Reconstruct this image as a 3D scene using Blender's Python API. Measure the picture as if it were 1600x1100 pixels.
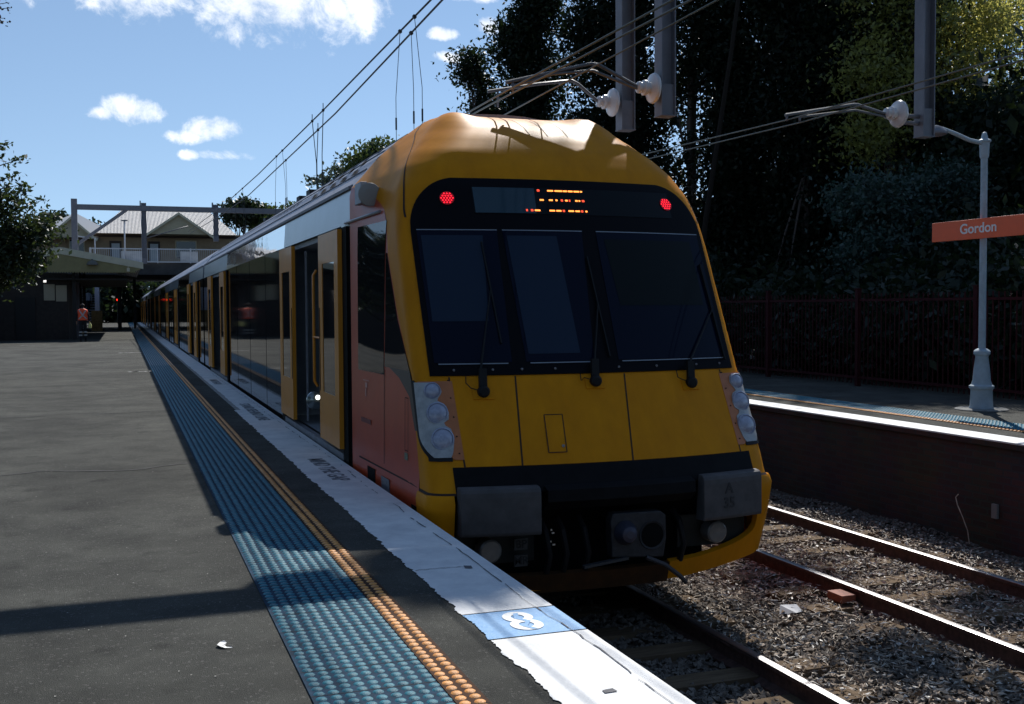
import bpy, bmesh, math, random
import numpy as np
from mathutils import Vector, Matrix
random.seed(7); RN=np.random.RandomState(11)
R=math.radians
sc=bpy.context.scene
for o in list(bpy.data.objects): bpy.data.objects.remove(o)
col=sc.collection
# ---------------- camera ----------------
cd=bpy.data.cameras.new("camera"); cam=bpy.data.objects.new("camera",cd); col.objects.link(cam)
cd.sensor_width=36; cd.lens=38.25; cd.clip_end=3000; cd.clip_start=.05
_m=Matrix(((0.9413,0.01965,-0.33699),(-0.33751,0.03707,-0.94059),(-0.00599,0.99912,0.04153)))
cam.matrix_world=Matrix.Translation((0,0,1.5)) @ _m.to_4x4()
sc.camera=cam
# ---------------- world: sky with clouds ----------------
SUN_AZ=R(33.5); SUN_EL=R(45)
w=bpy.data.worlds.new("World"); sc.world=w; w.use_nodes=True
nt=w.node_tree; nt.nodes.clear(); N=nt.nodes; L=nt.links
out=N.new('ShaderNodeOutputWorld'); bg=N.new('ShaderNodeBackground'); bg.inputs[1].default_value=0.095
sky=N.new('ShaderNodeTexSky'); sky.sky_type='NISHITA'; sky.sun_disc=False
sky.sun_elevation=SUN_EL; sky.sun_rotation=SUN_AZ; sky.air_density=1.0; sky.dust_density=.0; sky.ozone_density=1.4
tc=N.new('ShaderNodeTexCoord')
def wm(op,*a):
    n=N.new('ShaderNodeMath'); n.operation=op
    for i,v in enumerate(a):
        if hasattr(v,'is_linked') or hasattr(v,'links'): L.new(v,n.inputs[i])
        else: n.inputs[i].default_value=v
    return n.outputs[0]
sep=N.new('ShaderNodeSeparateXYZ'); L.new(tc.outputs['Generated'],sep.inputs[0])
yy=wm('MAXIMUM',sep.outputs[1],.02)
u=wm('DIVIDE',sep.outputs[0],yy); v=wm('DIVIDE',sep.outputs[2],yy)
comb=N.new('ShaderNodeCombineXYZ'); L.new(u,comb.inputs[0]); L.new(v,comb.inputs[1])
nz=N.new('ShaderNodeTexNoise'); nz.inputs['Scale'].default_value=26; nz.inputs['Detail'].default_value=9; nz.inputs['Roughness'].default_value=.68; nz.inputs['Distortion'].default_value=.25
L.new(comb.outputs[0],nz.inputs[0])
nz2=N.new('ShaderNodeTexNoise'); nz2.inputs['Scale'].default_value=12; nz2.inputs['Detail'].default_value=5
L.new(comb.outputs[0],nz2.inputs[0])
E=[(-.06,.296,.09,.040),(.03,.298,.10,.050),(.10,.298,.09,.060),(.165,.296,.075,.060),(.20,.286,.044,.046),(.05,.33,.3,.05),
   (.010,.171,.030,.014),(-.010,.168,.016,.007),(.080,.158,.028,.012),(.054,.150,.022,.007),(.090,.136,.026,.006),(.058,.135,.010,.005),
   (.300,.237,.018,.006),(.292,.258,.015,.007),(.338,.268,.018,.011),(.318,.30,.03,.012),(.25,.10,.02,.004)]
m=None
for cx,cy,rx,ry in E:
    a=wm('DIVIDE',wm('SUBTRACT',u,cx),rx); b=wm('DIVIDE',wm('SUBTRACT',v,cy),ry)
    d=wm('SUBTRACT',1.0,wm('ADD',wm('MULTIPLY',a,a),wm('MULTIPLY',b,b)))
    m=d if m is None else wm('MAXIMUM',m,d)
m=wm('MAXIMUM',m,-1.2)
val=wm('ADD',m,wm('MULTIPLY',wm('SUBTRACT',nz.outputs[0],.5),3.9))
mr=N.new('ShaderNodeMapRange'); mr.interpolation_type='SMOOTHSTEP'; L.new(val,mr.inputs[0]); mr.inputs[1].default_value=-.05; mr.inputs[2].default_value=1.25
mask=wm('MULTIPLY',mr.outputs[0],wm('GREATER_THAN',sep.outputs[1],.1))
# look the sky up a little above the true direction so the horizon band stays clear blue
sv=N.new('ShaderNodeCombineXYZ'); L.new(sep.outputs[0],sv.inputs[0]); L.new(sep.outputs[1],sv.inputs[1]); L.new(wm('ADD',wm('MAXIMUM',sep.outputs[2],-.1),.13),sv.inputs[2])
vn=N.new('ShaderNodeVectorMath'); vn.operation='NORMALIZE'; L.new(sv.outputs[0],vn.inputs[0]); L.new(vn.outputs[0],sky.inputs[0])
# cloud body: bright with greyer base
sh=N.new('ShaderNodeMapRange'); L.new(wm('ADD',wm('MULTIPLY',nz2.outputs[0],1.0),wm('MULTIPLY',m,.25)),sh.inputs[0]); sh.inputs[1].default_value=.35; sh.inputs[2].default_value=.95
cr=N.new('ShaderNodeMix'); cr.data_type='RGBA'; L.new(sh.outputs[0],cr.inputs[0]); cr.inputs[6].default_value=(12.5,12.7,13,1); cr.inputs[7].default_value=(8.6,9.2,10.2,1)
tint=N.new('ShaderNodeMix'); tint.data_type='RGBA'; tint.blend_type='MULTIPLY'; tint.inputs[0].default_value=1; L.new(sky.outputs[0],tint.inputs[6]); tint.inputs[7].default_value=(1.18,1.17,1.13,1)
mx=N.new('ShaderNodeMix'); mx.data_type='RGBA'; L.new(mask,mx.inputs[0]); L.new(tint.outputs[2],mx.inputs[6]); L.new(cr.outputs[2],mx.inputs[7])
L.new(mx.outputs[2],bg.inputs[0]); L.new(bg.outputs[0],out.inputs[0])
# ---------------- sun ----------------
sl=bpy.data.lights.new("sun",'SUN'); sl.energy=4.4; sl.angle=R(.55); sl.color=(1,.97,.92)
so=bpy.data.objects.new("sun",sl); col.objects.link(so)
sdir=Vector((math.sin(SUN_AZ)*math.cos(SUN_EL),math.cos(SUN_AZ)*math.cos(SUN_EL),math.sin(SUN_EL)))
so.rotation_euler=sdir.to_track_quat('Z','Y').to_euler(); so.location=(20,30,40)
sc.view_settings.view_transform='Standard'; sc.view_settings.look='None'; sc.view_settings.exposure=0.2; sc.view_settings.gamma=1
sc.cycles.max_bounces=6; sc.cycles.diffuse_bounces=3; sc.cycles.glossy_bounces=3; sc.cycles.transmission_bounces=4; sc.cycles.transparent_max_bounces=6
sc.cycles.caustics_reflective=False; sc.cycles.caustics_refractive=False

# ---------------- helpers ----------------
MATS={}
def mat(name,c,rough=.6,metal=0,var=0.,vs=8.,bump=0.,bs=60.,spec=.5,emit=None,es=0,c2=None,coat=0,trans=0,detail=4,coord='Object',stretch=None):
    if name in MATS: return MATS[name]
    m=bpy.data.materials.new(name); m.use_nodes=True; t=m.node_tree; p=t.nodes['Principled BSDF']
    p.inputs['Base Color'].default_value=(*c,1); p.inputs['Roughness'].default_value=rough; p.inputs['Metallic'].default_value=metal
    p.inputs['Specular IOR Level'].default_value=spec; p.inputs['Coat Weight'].default_value=coat; p.inputs['Coat Roughness'].default_value=.04
    if emit: p.inputs['Emission Color'].default_value=(*emit,1); p.inputs['Emission Strength'].default_value=es
    t1=t.nodes.new('ShaderNodeTexCoord'); vec=t1.outputs[coord]
    if stretch:
        mp=t.nodes.new('ShaderNodeMapping'); mp.inputs['Scale'].default_value=stretch; t.links.new(vec,mp.inputs[0]); vec=mp.outputs[0]
    if var or c2:
        n=t.nodes.new('ShaderNodeTexNoise'); n.inputs['Scale'].default_value=vs; n.inputs['Detail'].default_value=detail; n.inputs['Roughness'].default_value=.65
        t.links.new(vec,n.inputs[0]); r=t.nodes.new('ShaderNodeMapRange'); t.links.new(n.outputs[0],r.inputs[0]); r.inputs[1].default_value=.32; r.inputs[2].default_value=.68
        x=t.nodes.new('ShaderNodeMix'); x.data_type='RGBA'; t.links.new(r.outputs[0],x.inputs[0])
        d=c2 if c2 else tuple(q*(1-var) for q in c); u_=c if c2 else tuple(min(1,q*(1+var)) for q in c)
        x.inputs[6].default_value=(*d,1); x.inputs[7].default_value=(*u_,1); t.links.new(x.outputs[2],p.inputs['Base Color'])
    if bump:
        n=t.nodes.new('ShaderNodeTexNoise'); n.inputs['Scale'].default_value=bs; n.inputs['Detail'].default_value=3; t.links.new(vec,n.inputs[0])
        b=t.nodes.new('ShaderNodeBump'); b.inputs['Strength'].default_value=bump; b.inputs['Distance'].default_value=.01; t.links.new(n.outputs[0],b.inputs['Height']); t.links.new(b.outputs[0],p.inputs['Normal'])
    MATS[name]=m; return m
def wl(o):
    v=Vector((0,0,0))
    while o is not None: v=v+o.location; o=o.parent
    return v
def tag(o,label=None,cat=None,group=None,kind=None):
    if label: o['label']=label
    if cat: o['category']=cat
    if group: o['group']=group
    if kind: o['kind']=kind
    return o
def root(name,loc,label,cat,group=None):
    o=bpy.data.objects.new(name,None); col.objects.link(o); o.location=loc; o.empty_display_size=.2
    return tag(o,label,cat,group)
class MB:
    def __init__(s): s.v=[]; s.f=[]; s.mi=[]; s.sm=[]
    def add(s,vs,fs,mi=0,smooth=False):
        b=len(s.v); s.v+= [tuple(q) for q in vs]; s.f+=[tuple(b+i for i in f) for f in fs]; s.mi+=[mi]*len(fs); s.sm+=[smooth]*len(fs); return s
    def box(s,a,b,mi=0):
        x0,y0,z0=[min(p,q) for p,q in zip(a,b)]; x1,y1,z1=[max(p,q) for p,q in zip(a,b)]
        return s.add([(x0,y0,z0),(x1,y0,z0),(x1,y1,z0),(x0,y1,z0),(x0,y0,z1),(x1,y0,z1),(x1,y1,z1),(x0,y1,z1)],
          [(0,3,2,1),(4,5,6,7),(0,1,5,4),(1,2,6,5),(2,3,7,6),(3,0,4,7)],mi)
    def tube(s,pts,r,n=8,mi=0,cap=True,smooth=True):
        pts=[Vector(p) for p in pts]; k=len(pts); rs=r if isinstance(r,(list,tuple)) else [r]*k; vs=[]; fs=[]
        up=None
        for i,p in enumerate(pts):
            d=(pts[min(i+1,k-1)]-pts[max(i-1,0)]).normalized()
            if up is None: up=Vector((0,0,1)) if abs(d.z)<.9 else Vector((1,0,0))
            a=d.cross(up); 
            if a.length<1e-4: a=d.cross(Vector((0,1,0)))
            a.normalize(); b=a.cross(d).normalized(); up=b
            for j in range(n):
                t=2*math.pi*j/n; vs.append(p+a*(math.cos(t)*rs[i])+b*(math.sin(t)*rs[i]))
        for i in range(k-1):
            for j in range(n):
                fs.append((i*n+j,i*n+(j+1)%n,(i+1)*n+(j+1)%n,(i+1)*n+j))
        s.add(vs,fs,mi,smooth)
        if cap: s.add(vs[:n],[tuple(range(n))],mi); s.add(vs[-n:],[tuple(range(n))[::-1]],mi)
        return s
    def bar(s,p,q,wd,ht,mi=0,up=(0,0,1)):
        p=Vector(p);q=Vector(q); d=(q-p).normalized(); up=Vector(up)
        a=d.cross(up)
        if a.length<1e-3: a=d.cross(Vector((0,1,0)))
        a.normalize(); b=a.cross(d); vs=[]
        for e in (p,q):
            for i,j in ((-1,-1),(1,-1),(1,1),(-1,1)): vs.append(e+a*(i*wd/2)+b*(j*ht/2))
        return s.add(vs,[(0,1,2,3),(7,6,5,4),(0,4,5,1),(1,5,6,2),(2,6,7,3),(3,7,4,0)],mi)
    def lathe(s,c,prof,n=20,axis='z',mi=0):
        c=Vector(c); vs=[]; fs=[]
        for r,h in prof:
            for j in range(n):
                t=2*math.pi*j/n; p=(r*math.cos(t),r*math.sin(t),h)
                if axis=='x': p=(h,p[0],p[1])
                if axis=='y': p=(p[0],h,p[1])
                vs.append(c+Vector(p))
        for i in range(len(prof)-1):
            for j in range(n): fs.append((i*n+j,i*n+(j+1)%n,(i+1)*n+(j+1)%n,(i+1)*n+j))
        s.add(vs,fs,mi,True)
        s.add(vs[:n],[tuple(range(n))],mi); s.add(vs[-n:],[tuple(range(n))],mi); return s
    def prism(s,poly,axis,a,b,mi=0):
        # poly in the two remaining coords; extruded along axis from a to b
        def P(p,t):
            return {'x':(t,p[0],p[1]),'y':(p[0],t,p[1]),'z':(p[0],p[1],t)}[axis]
        n=len(poly); vs=[P(p,a) for p in poly]+[P(p,b) for p in poly]
        return s.add(vs,[tuple(range(n)),tuple(range(2*n-1,n-1,-1))]+[(i,(i+1)%n,n+(i+1)%n,n+i) for i in range(n)],mi)
    def build(s,name,mats,parent=None,loc=None,fix=True,bevel=0):
        me=bpy.data.meshes.new(name)
        off=wl(parent) if parent is not None else (Vector(loc) if loc is not None else Vector((0,0,0)))
        me.from_pydata([(x-off.x,y-off.y,z-off.z) for x,y,z in s.v],[],s.f)
        if not isinstance(mats,(list,tuple)): mats=[mats]
        for m in mats: me.materials.append(m)
        me.polygons.foreach_set('material_index',s.mi); me.polygons.foreach_set('use_smooth',s.sm)
        if fix:
            bm=bmesh.new(); bm.from_mesh(me); bmesh.ops.remove_doubles(bm,verts=bm.verts,dist=1e-5); bmesh.ops.recalc_face_normals(bm,faces=bm.faces)
            for e in bm.edges:
                if len(e.link_faces)==2 and e.calc_face_angle(0)>.6: e.smooth=False
            bm.to_mesh(me); bm.free()
        me.update()
        o=bpy.data.objects.new(name,me); col.objects.link(o)
        if parent is not None: o.parent=parent
        elif loc is not None: o.location=loc
        if bevel:
            b=o.modifiers.new('bevel','BEVEL'); b.width=bevel; b.segments=2; b.limit_method='ANGLE'; b.angle_limit=R(40)
        return o
def npmesh(name,verts,faces_n,m,parent=None,loc=None,smooth=False,k=4):
    """verts (n*k,3), n separate k-gons"""
    off=np.array(wl(parent) if parent is not None else (loc if loc is not None else (0,0,0)))
    me=bpy.data.meshes.new(name); nv=len(verts); nf=nv//k if faces_n is None else len(faces_n)
    me.vertices.add(nv); me.vertices.foreach_set('co',(verts-off).astype(np.float32).ravel())
    idx=np.arange(nv,dtype=np.int32) if faces_n is None else np.asarray(faces_n,dtype=np.int32).ravel()
    me.loops.add(len(idx)); me.loops.foreach_set('vertex_index',idx)
    me.polygons.add(nf); me.polygons.foreach_set('loop_start',np.arange(0,nf*k,k,dtype=np.int32)); me.polygons.foreach_set('loop_total',np.full(nf,k,dtype=np.int32))
    me.polygons.foreach_set('use_smooth',np.full(nf,smooth))
    me.materials.append(m); me.update(calc_edges=True); me.validate()
    o=bpy.data.objects.new(name,me); col.objects.link(o)
    if parent is not None: o.parent=parent
    elif loc is not None: o.location=loc
    return o
def textmesh(name,s,size,m,parent,matrix,bold=0.,sx=1.,ext=.001,align='CENTER',space=1.0):
    c=bpy.data.curves.new(name,'FONT'); c.body=s; c.size=size; c.extrude=ext; c.offset=bold; c.align_x=align; c.align_y='CENTER'; c.space_character=space; c.resolution_u=6
    t=bpy.data.objects.new('tmp',c); col.objects.link(t); dg=bpy.context.evaluated_depsgraph_get(); me=bpy.data.meshes.new_from_object(t.evaluated_get(dg)); bpy.data.objects.remove(t)
    off=wl(parent) if parent else Vector((0,0,0))
    me.transform(Matrix.Translation(-off) @ matrix @ Matrix.Diagonal((sx,1,1,1))); me.materials.clear(); me.materials.append(m); me.name=name
    o=bpy.data.objects.new(name,me); col.objects.link(o); o.parent=parent; return o
def frame(org,xd,yd):
    xd=Vector(xd).normalized(); yd=Vector(yd).normalized(); z=xd.cross(yd).normalized(); yd=z.cross(xd)
    return Matrix(((xd.x,yd.x,z.x,org[0]),(xd.y,yd.y,z.y,org[1]),(xd.z,yd.z,z.z,org[2]),(0,0,0,1)))
def copy_tree(o,parent=None):
    c=o.copy(); col.objects.link(c); c.parent=parent
    for ch in list(o.children): copy_tree(ch,c)
    return c
def leafmat(name,c,tr,var=.45,sp=.5,mixf=.3):
    m=bpy.data.materials.new(name); m.use_nodes=True; t=m.node_tree; t.nodes.clear()
    o=t.nodes.new('ShaderNodeOutputMaterial'); d=t.nodes.new('ShaderNodeBsdfPrincipled'); tl=t.nodes.new('ShaderNodeBsdfTranslucent'); mx=t.nodes.new('ShaderNodeMixShader')
    d.inputs['Roughness'].default_value=.42; d.inputs['Specular IOR Level'].default_value=sp
    tc=t.nodes.new('ShaderNodeTexCoord'); n=t.nodes.new('ShaderNodeTexNoise'); n.inputs['Scale'].default_value=1.1; n.inputs['Detail'].default_value=8; n.inputs['Roughness'].default_value=.8
    t.links.new(tc.outputs['Object'],n.inputs[0]); x=t.nodes.new('ShaderNodeMix'); x.data_type='RGBA'
    r=t.nodes.new('ShaderNodeMapRange'); r.inputs[1].default_value=.3; r.inputs[2].default_value=.7; t.links.new(n.outputs[0],r.inputs[0]); t.links.new(r.outputs[0],x.inputs[0])
    x.inputs[6].default_value=(*[q*(1-var) for q in c],1); x.inputs[7].default_value=(*[q*(1+var) for q in c],1)
    t.links.new(x.outputs[2],d.inputs['Base Color']); tl.inputs[0].default_value=(*tr,1)
    mx.inputs[0].default_value=mixf; t.links.new(d.outputs[0],mx.inputs[1]); t.links.new(tl.outputs[0],mx.inputs[2]); t.links.new(mx.outputs[0],o.inputs[0]); return m
XC=3.57
def interp(t,x):
    if x<=t[0][0]: return t[0][1]
    for (a,b),(c,d) in zip(t,t[1:]):
        if x<=c: return b+(d-b)*(x-a)/(c-a)
    return t[-1][1]
TF=[(-.70,7.66),(-.2,7.50),(.06,7.46),(.14,7.52),(.28,7.58),(.95,7.95),(2.15,8.52),(2.5,8.68),(2.7,8.80),(2.85,8.93),(3.0,9.12),(3.12,9.32),(3.22,9.56),(3.30,9.88),(3.36,10.3),(3.395,10.9)]
TW=[(-.70,1.42),(-.2,1.45),(.06,1.47),(.12,1.45),(.28,1.45),(1.0,1.45),(2.0,1.435),(2.3,1.415),(2.5,1.37),(2.7,1.27),(2.85,1.16),(3.0,1.02),(3.12,.88),(3.22,.72),(3.3,.54),(3.36,.38),(3.395,.2)]
TC=[(-.70,1.50),(-.2,1.52),(2.55,1.52),(2.63,1.50),(2.74,1.40),(2.93,1.24),(3.1,1.04),(3.25,.79),(3.36,.5),(3.395,.25)]
TR=[(-.7,.15),(2.2,.15),(2.6,.26),(2.9,.36),(3.12,.34),(3.3,.28),(3.395,.12)]
YE=10.25
def nose(a,z):
    F=interp(TF,z);W=interp(TW,z);C=interp(TC,z);R=interp(TR,z)
    B=.096
    s=1 if a>=0 else -1; a=abs(a)
    x1=W-R
    for _ in range(3): 
        th=math.atan(2*B*x1); x1=W-R+R*math.sin(th)
    yc=F+B*x1*x1+R*math.cos(th)
    if a<=x1: x=a;y=F+B*a*a
    else:
        la=R*(math.pi/2-th)
        if a<=x1+la:
            t=th+(a-x1)/R; x=W-R+R*math.sin(t); y=yc-R*math.cos(t)
        else:
            y=yc+(a-x1-la); u=min(1,max(0,(y-yc)/max(.2,(YE-yc)))); u=u*u*(3-2*u)*.5+u*.5
            x=W+(C-W)*u
    g=0
    for t in (-1,1):
        dx=s*x-t*.70; dy=y-9.66; g+=math.exp(-(abs(dx)/.21)**2-(abs(dy)/(.26 if dy<0 else .7))**2)
    return (XC+s*x,y,z+.085*g)
def afory(z,yt):
    lo,hi=0,5
    for _ in range(30):
        m=(lo+hi)/2
        if nose(m,z)[1]<yt: lo=m
        else: hi=m
    return lo
# ================= materials =================
M_asph=mat('asphalt',(.080,.080,.069),.92,spec=.22,c2=(.042,.042,.037),vs=2.2,bump=.9,bs=190,detail=12)
# extra fine aggregate sparkle on the asphalt
def _asph(m):
    t=m.node_tree; p=t.nodes['Principled BSDF']; tc=t.nodes.new('ShaderNodeTexCoord'); v=t.nodes.new('ShaderNodeTexVoronoi'); v.inputs['Scale'].default_value=95
    t.links.new(tc.outputs['Object'],v.inputs[0]); s=t.nodes.new('ShaderNodeSeparateColor'); t.links.new(v.outputs['Color'],s.inputs[0])
    r=t.nodes.new('ShaderNodeMapRange'); t.links.new(s.outputs[0],r.inputs[0]); r.inputs[1].default_value=.90; r.inputs[2].default_value=1; r.inputs[3].default_value=0; r.inputs[4].default_value=.85
    n=t.nodes.new('ShaderNodeTexNoise'); n.inputs['Scale'].default_value=260; t.links.new(tc.outputs['Object'],n.inputs[0])
    r2=t.nodes.new('ShaderNodeMapRange'); t.links.new(n.outputs[0],r2.inputs[0]); r2.inputs[1].default_value=.3; r2.inputs[2].default_value=.7; r2.inputs[3].default_value=.3; r2.inputs[4].default_value=1.7
    old=p.inputs['Base Color'].links[0].from_socket
    x=t.nodes.new('ShaderNodeMix'); x.data_type='RGBA'; t.links.new(r.outputs[0],x.inputs[0]); t.links.new(old,x.inputs[6]); x.inputs[7].default_value=(.13,.125,.115,1)
    y=t.nodes.new('ShaderNodeMix'); y.data_type='RGBA'; y.blend_type='MULTIPLY'; y.inputs[0].default_value=1; t.links.new(x.outputs[2],y.inputs[6]); t.links.new(r2.outputs[0],y.inputs[7])
    # broad worn patches, drip stains and an older darker repair band
    n3=t.nodes.new('ShaderNodeTexNoise'); n3.inputs['Scale'].default_value=.55; n3.inputs['Detail'].default_value=7; n3.inputs['Distortion'].default_value=.8; t.links.new(tc.outputs['Object'],n3.inputs[0])
    r3=t.nodes.new('ShaderNodeMapRange'); t.links.new(n3.outputs[0],r3.inputs[0]); r3.inputs[1].default_value=.36; r3.inputs[2].default_value=.62; r3.inputs[3].default_value=.72; r3.inputs[4].default_value=1.15
    n4=t.nodes.new('ShaderNodeTexNoise'); n4.inputs['Scale'].default_value=3.1; n4.inputs['Detail'].default_value=3; t.links.new(tc.outputs['Object'],n4.inputs[0])
    r4=t.nodes.new('ShaderNodeMapRange'); t.links.new(n4.outputs[0],r4.inputs[0]); r4.inputs[1].default_value=.62; r4.inputs[2].default_value=.72; r4.inputs[3].default_value=1; r4.inputs[4].default_value=.66
    z1=t.nodes.new('ShaderNodeMix'); z1.data_type='RGBA'; z1.blend_type='MULTIPLY'; z1.inputs[0].default_value=1; t.links.new(y.outputs[2],z1.inputs[6]); t.links.new(r3.outputs[0],z1.inputs[7])
    z2=t.nodes.new('ShaderNodeMix'); z2.data_type='RGBA'; z2.blend_type='MULTIPLY'; z2.inputs[0].default_value=1; t.links.new(z1.outputs[2],z2.inputs[6]); t.links.new(r4.outputs[0],z2.inputs[7])
    t.links.new(z2.outputs[2],p.inputs['Base Color'])
_asph(M_asph)
M_white=mat('white_line_paint',(.80,.80,.79),.6,c2=(.58,.59,.60),vs=4,bump=.25,bs=60,detail=10)
M_blueP=mat('blue_line_paint',(.10,.30,.58),.55,c2=(.17,.38,.64),vs=22,bump=.2,bs=80,detail=9)
M_chip=mat('worn_chip',(.10,.10,.11),.8,var=.4,vs=40)
M_ink=mat('stencil_ink',(.05,.055,.07),.8,c2=(.30,.31,.33),vs=90,detail=6)
M_tb=mat('blue_tactile',(.020,.20,.265),.5,c2=(.010,.10,.145),vs=28,bump=.3,bs=300,spec=.3)
M_tbb=mat('blue_tactile_base',(.016,.042,.075),.85,var=.4,spec=.15,vs=14,bump=.3,bs=200)
M_to=mat('orange_tactile',(.72,.30,.06),.5,var=.25,vs=12,bump=.3,bs=300)
M_tob=mat('orange_tactile_base',(.06,.028,.015),.85,spec=.15,var=.3,vs=20)
M_brick=bpy.data.materials.new('platform_brick'); M_brick.use_nodes=True
def brick(m,c1,c2,mo,sc_,rot=None):
    t=m.node_tree; p=t.nodes['Principled BSDF']; p.inputs['Roughness'].default_value=.9; tc=t.nodes.new('ShaderNodeTexCoord')
    sp=t.nodes.new('ShaderNodeSeparateXYZ'); t.links.new(tc.outputs['Object'],sp.inputs[0]); cb=t.nodes.new('ShaderNodeCombineXYZ')
    t.links.new(sp.outputs[1 if rot else 0],cb.inputs[0]); t.links.new(sp.outputs[2],cb.inputs[1])
    b=t.nodes.new('ShaderNodeTexBrick'); b.inputs['Scale'].default_value=sc_; b.inputs['Color1'].default_value=(*c1,1); b.inputs['Color2'].default_value=(*c2,1); b.inputs['Mortar'].default_value=(*mo,1)
    b.inputs['Mortar Size'].default_value=.025; b.inputs['Brick Width'].default_value=.5; b.inputs['Row Height'].default_value=.17; t.links.new(cb.outputs[0],b.inputs[0])
    n=t.nodes.new('ShaderNodeTexNoise'); n.inputs['Scale'].default_value=1.5; n.inputs['Detail'].default_value=8; t.links.new(tc.outputs['Object'],n.inputs[0])
    x=t.nodes.new('ShaderNodeMix'); x.data_type='RGBA'; x.blend_type='MULTIPLY'; x.inputs[0].default_value=.8; t.links.new(b.outputs[0],x.inputs[6]); t.links.new(n.outputs[1],x.inputs[7]); t.links.new(x.outputs[2],p.inputs['Base Color'])
    bp=t.nodes.new('ShaderNodeBump'); bp.inputs['Strength'].default_value=.6; bp.inputs['Distance'].default_value=.01; t.links.new(b.outputs[1],bp.inputs['Height']); bp.invert=True; t.links.new(bp.outputs[0],p.inputs['Normal'])
brick(M_brick,(.12,.055,.042),(.07,.036,.030),(.07,.06,.055),2.2,True)
M_dirt=mat('track_dirt',(.09,.065,.045),.95,var=.5,vs=6,bump=.8,bs=30)
M_soil=mat('soil',(.05,.045,.03),.95,var=.4,vs=2,bump=.6,bs=10)
M_gal=mat('galvanised_steel',(.30,.31,.34),.5,.35,var=.18,vs=6,bump=.05)
M_dkgal=mat('dull_steel',(.20,.20,.22),.6,.3,var=.2,vs=5)
M_rail_s=mat('rusty_rail_side',(.085,.045,.035),.8,var=.5,vs=14,bump=.4)
M_rail_t=mat('polished_rail_head',(.50,.48,.48),.36,1.0,var=.12,vs=5,stretch=(1,.15,1))
M_slp=mat('weathered_timber',(.20,.14,.085),.9,spec=.15,c2=(.09,.062,.04),vs=5,bump=.8,bs=20,stretch=(.6,6,1),detail=8)

# ================= ground =================
g=MB(); g.add([(-400,-60,-.06),(-9,-60,-.06),(-9,900,-.06),(-400,900,-.06)],[(0,1,2,3)]); g.add([(12.9,-60,-.06),(400,-60,-.06),(400,900,-.06),(12.9,900,-.06)],[(0,1,2,3)])
g.add([(-9,-60,-1.3),(12.9,-60,-1.3),(12.9,900,-1.3),(-9,900,-1.3)],[(0,1,2,3)])
tag(g.build('ground',M_soil),kind='structure')
g=MB(); g.box((-9,-8,-1.6),(1.56,260,0)); tag(g.build('platform',M_asph),kind='structure')
# coping with ragged painted inner edge
def ragged(y0,y1,x,amp,step):
    pts=[];y=y0;a=0
    while y<y1:
        a=a*.8+random.gauss(0,amp); pts.append((x+max(-.05,min(.05,a)),y)); y+=step*random.uniform(.6,1.4)
    pts.append((x,y1)); return pts
M_cope=mat('concrete_coping',(.32,.31,.29),.85,var=.25,vs=5,bump=.4,bs=50)
g=MB(); g.box((1.56,-8,-.14),(2.0,260,.0)); tag(g.build('platform_coping',M_cope),kind='structure')
g=MB(); g.box((1.6,-8,-1.4),(1.86,260,-.14)); tag(g.build('platform_wall',M_brick),kind='structure')
def inner(y): return 1.53 if y<16.4 else 1.62
g=MB(); pts=ragged(-2,16.4,1.53,.0038,.011)+ragged(16.4,60,1.62,.004,.05)+[(1.62,260)]
for (xa,ya),(xb,yb) in zip(pts,pts[1:]):
    if yb<=4.585 or ya>=5.0: g.add([(xa,ya,.005),(2.003,ya,.005),(2.003,yb,.005),(xb,yb,.005)],[(0,1,2,3)])
ps=[(a,b) for a,b in pts if 4.585<b<5.0]
for (xa,ya),(xb,yb) in zip(ps,ps[1:]): g.add([(xa,ya,.005),(2.003,ya,.005),(2.003,yb,.005),(xb,yb,.005)],[(0,1,2,3)],1)
a,b=ps[0],ps[-1]
pa=[p for p in pts if p[1]<=4.585][-1]; 
g.add([(2.003,-2,.005),(2.006,-2,-.05),(2.006,260,-.05),(2.003,260,.005)],[(0,1,2,3)])
lp=g.build('platform_edge_line',[M_white,M_blueP],loc=(1.8,5,0)); tag(lp,kind='structure')
# platform panel number
q=root('painted_number',(1.76,4.79,.006),'white stencilled number on a blue painted panel at the platform edge','painted number')
textmesh('numeral','8',.42,mat('stencil_white',(.80,.80,.78),.6,var=.1,vs=30),q,frame((1.765,4.79,.0075),(1,0,0),(0,1,0)),bold=.006,sx=.80,ext=.0006)
g=MB(); pr=[(1.778,4.66,.0092),(1.748,4.72,.0092),(1.790,4.79,.0092),(1.752,4.85,.0092),(1.775,4.93,.0092)]
for p_,q_ in zip(pr,pr[1:]): g.add([(p_[0]-.013,p_[1],.0092),(p_[0]+.013,p_[1],.0092),(q_[0]+.013,q_[1],.0092),(q_[0]-.013,q_[1],.0092)],[(0,1,2,3)])
g.build('stencil_gap',M_blueP,q)
# stencilled warnings along the line
for s,yc,ln,lab in (('MIND THE GAP',10.05,1.45,'black stencilled gap warning on the white line nearest the camera'),('STAND BEHIND LINE',16.1,2.7,'black stencilled warning on the white line beside the carriage doors'),('MIND THE GAP',22.9,1.5,'small faded stencilled warning on the white line, farthest of the three'),):
    q=root('painted_warning',(1.76,yc,.006),lab,'painted text')
    t=textmesh('lettering',s,.2,M_ink,q,frame((1.765,yc,.0075),(0,-1,0),(1,0,0)),bold=.003,ext=.0004)
    xs=[v.co.y for v in t.data.vertices]; k=ln/(max(xs)-min(xs)); t.data.transform(Matrix.Diagonal((1.05,k,1,1)))
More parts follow.
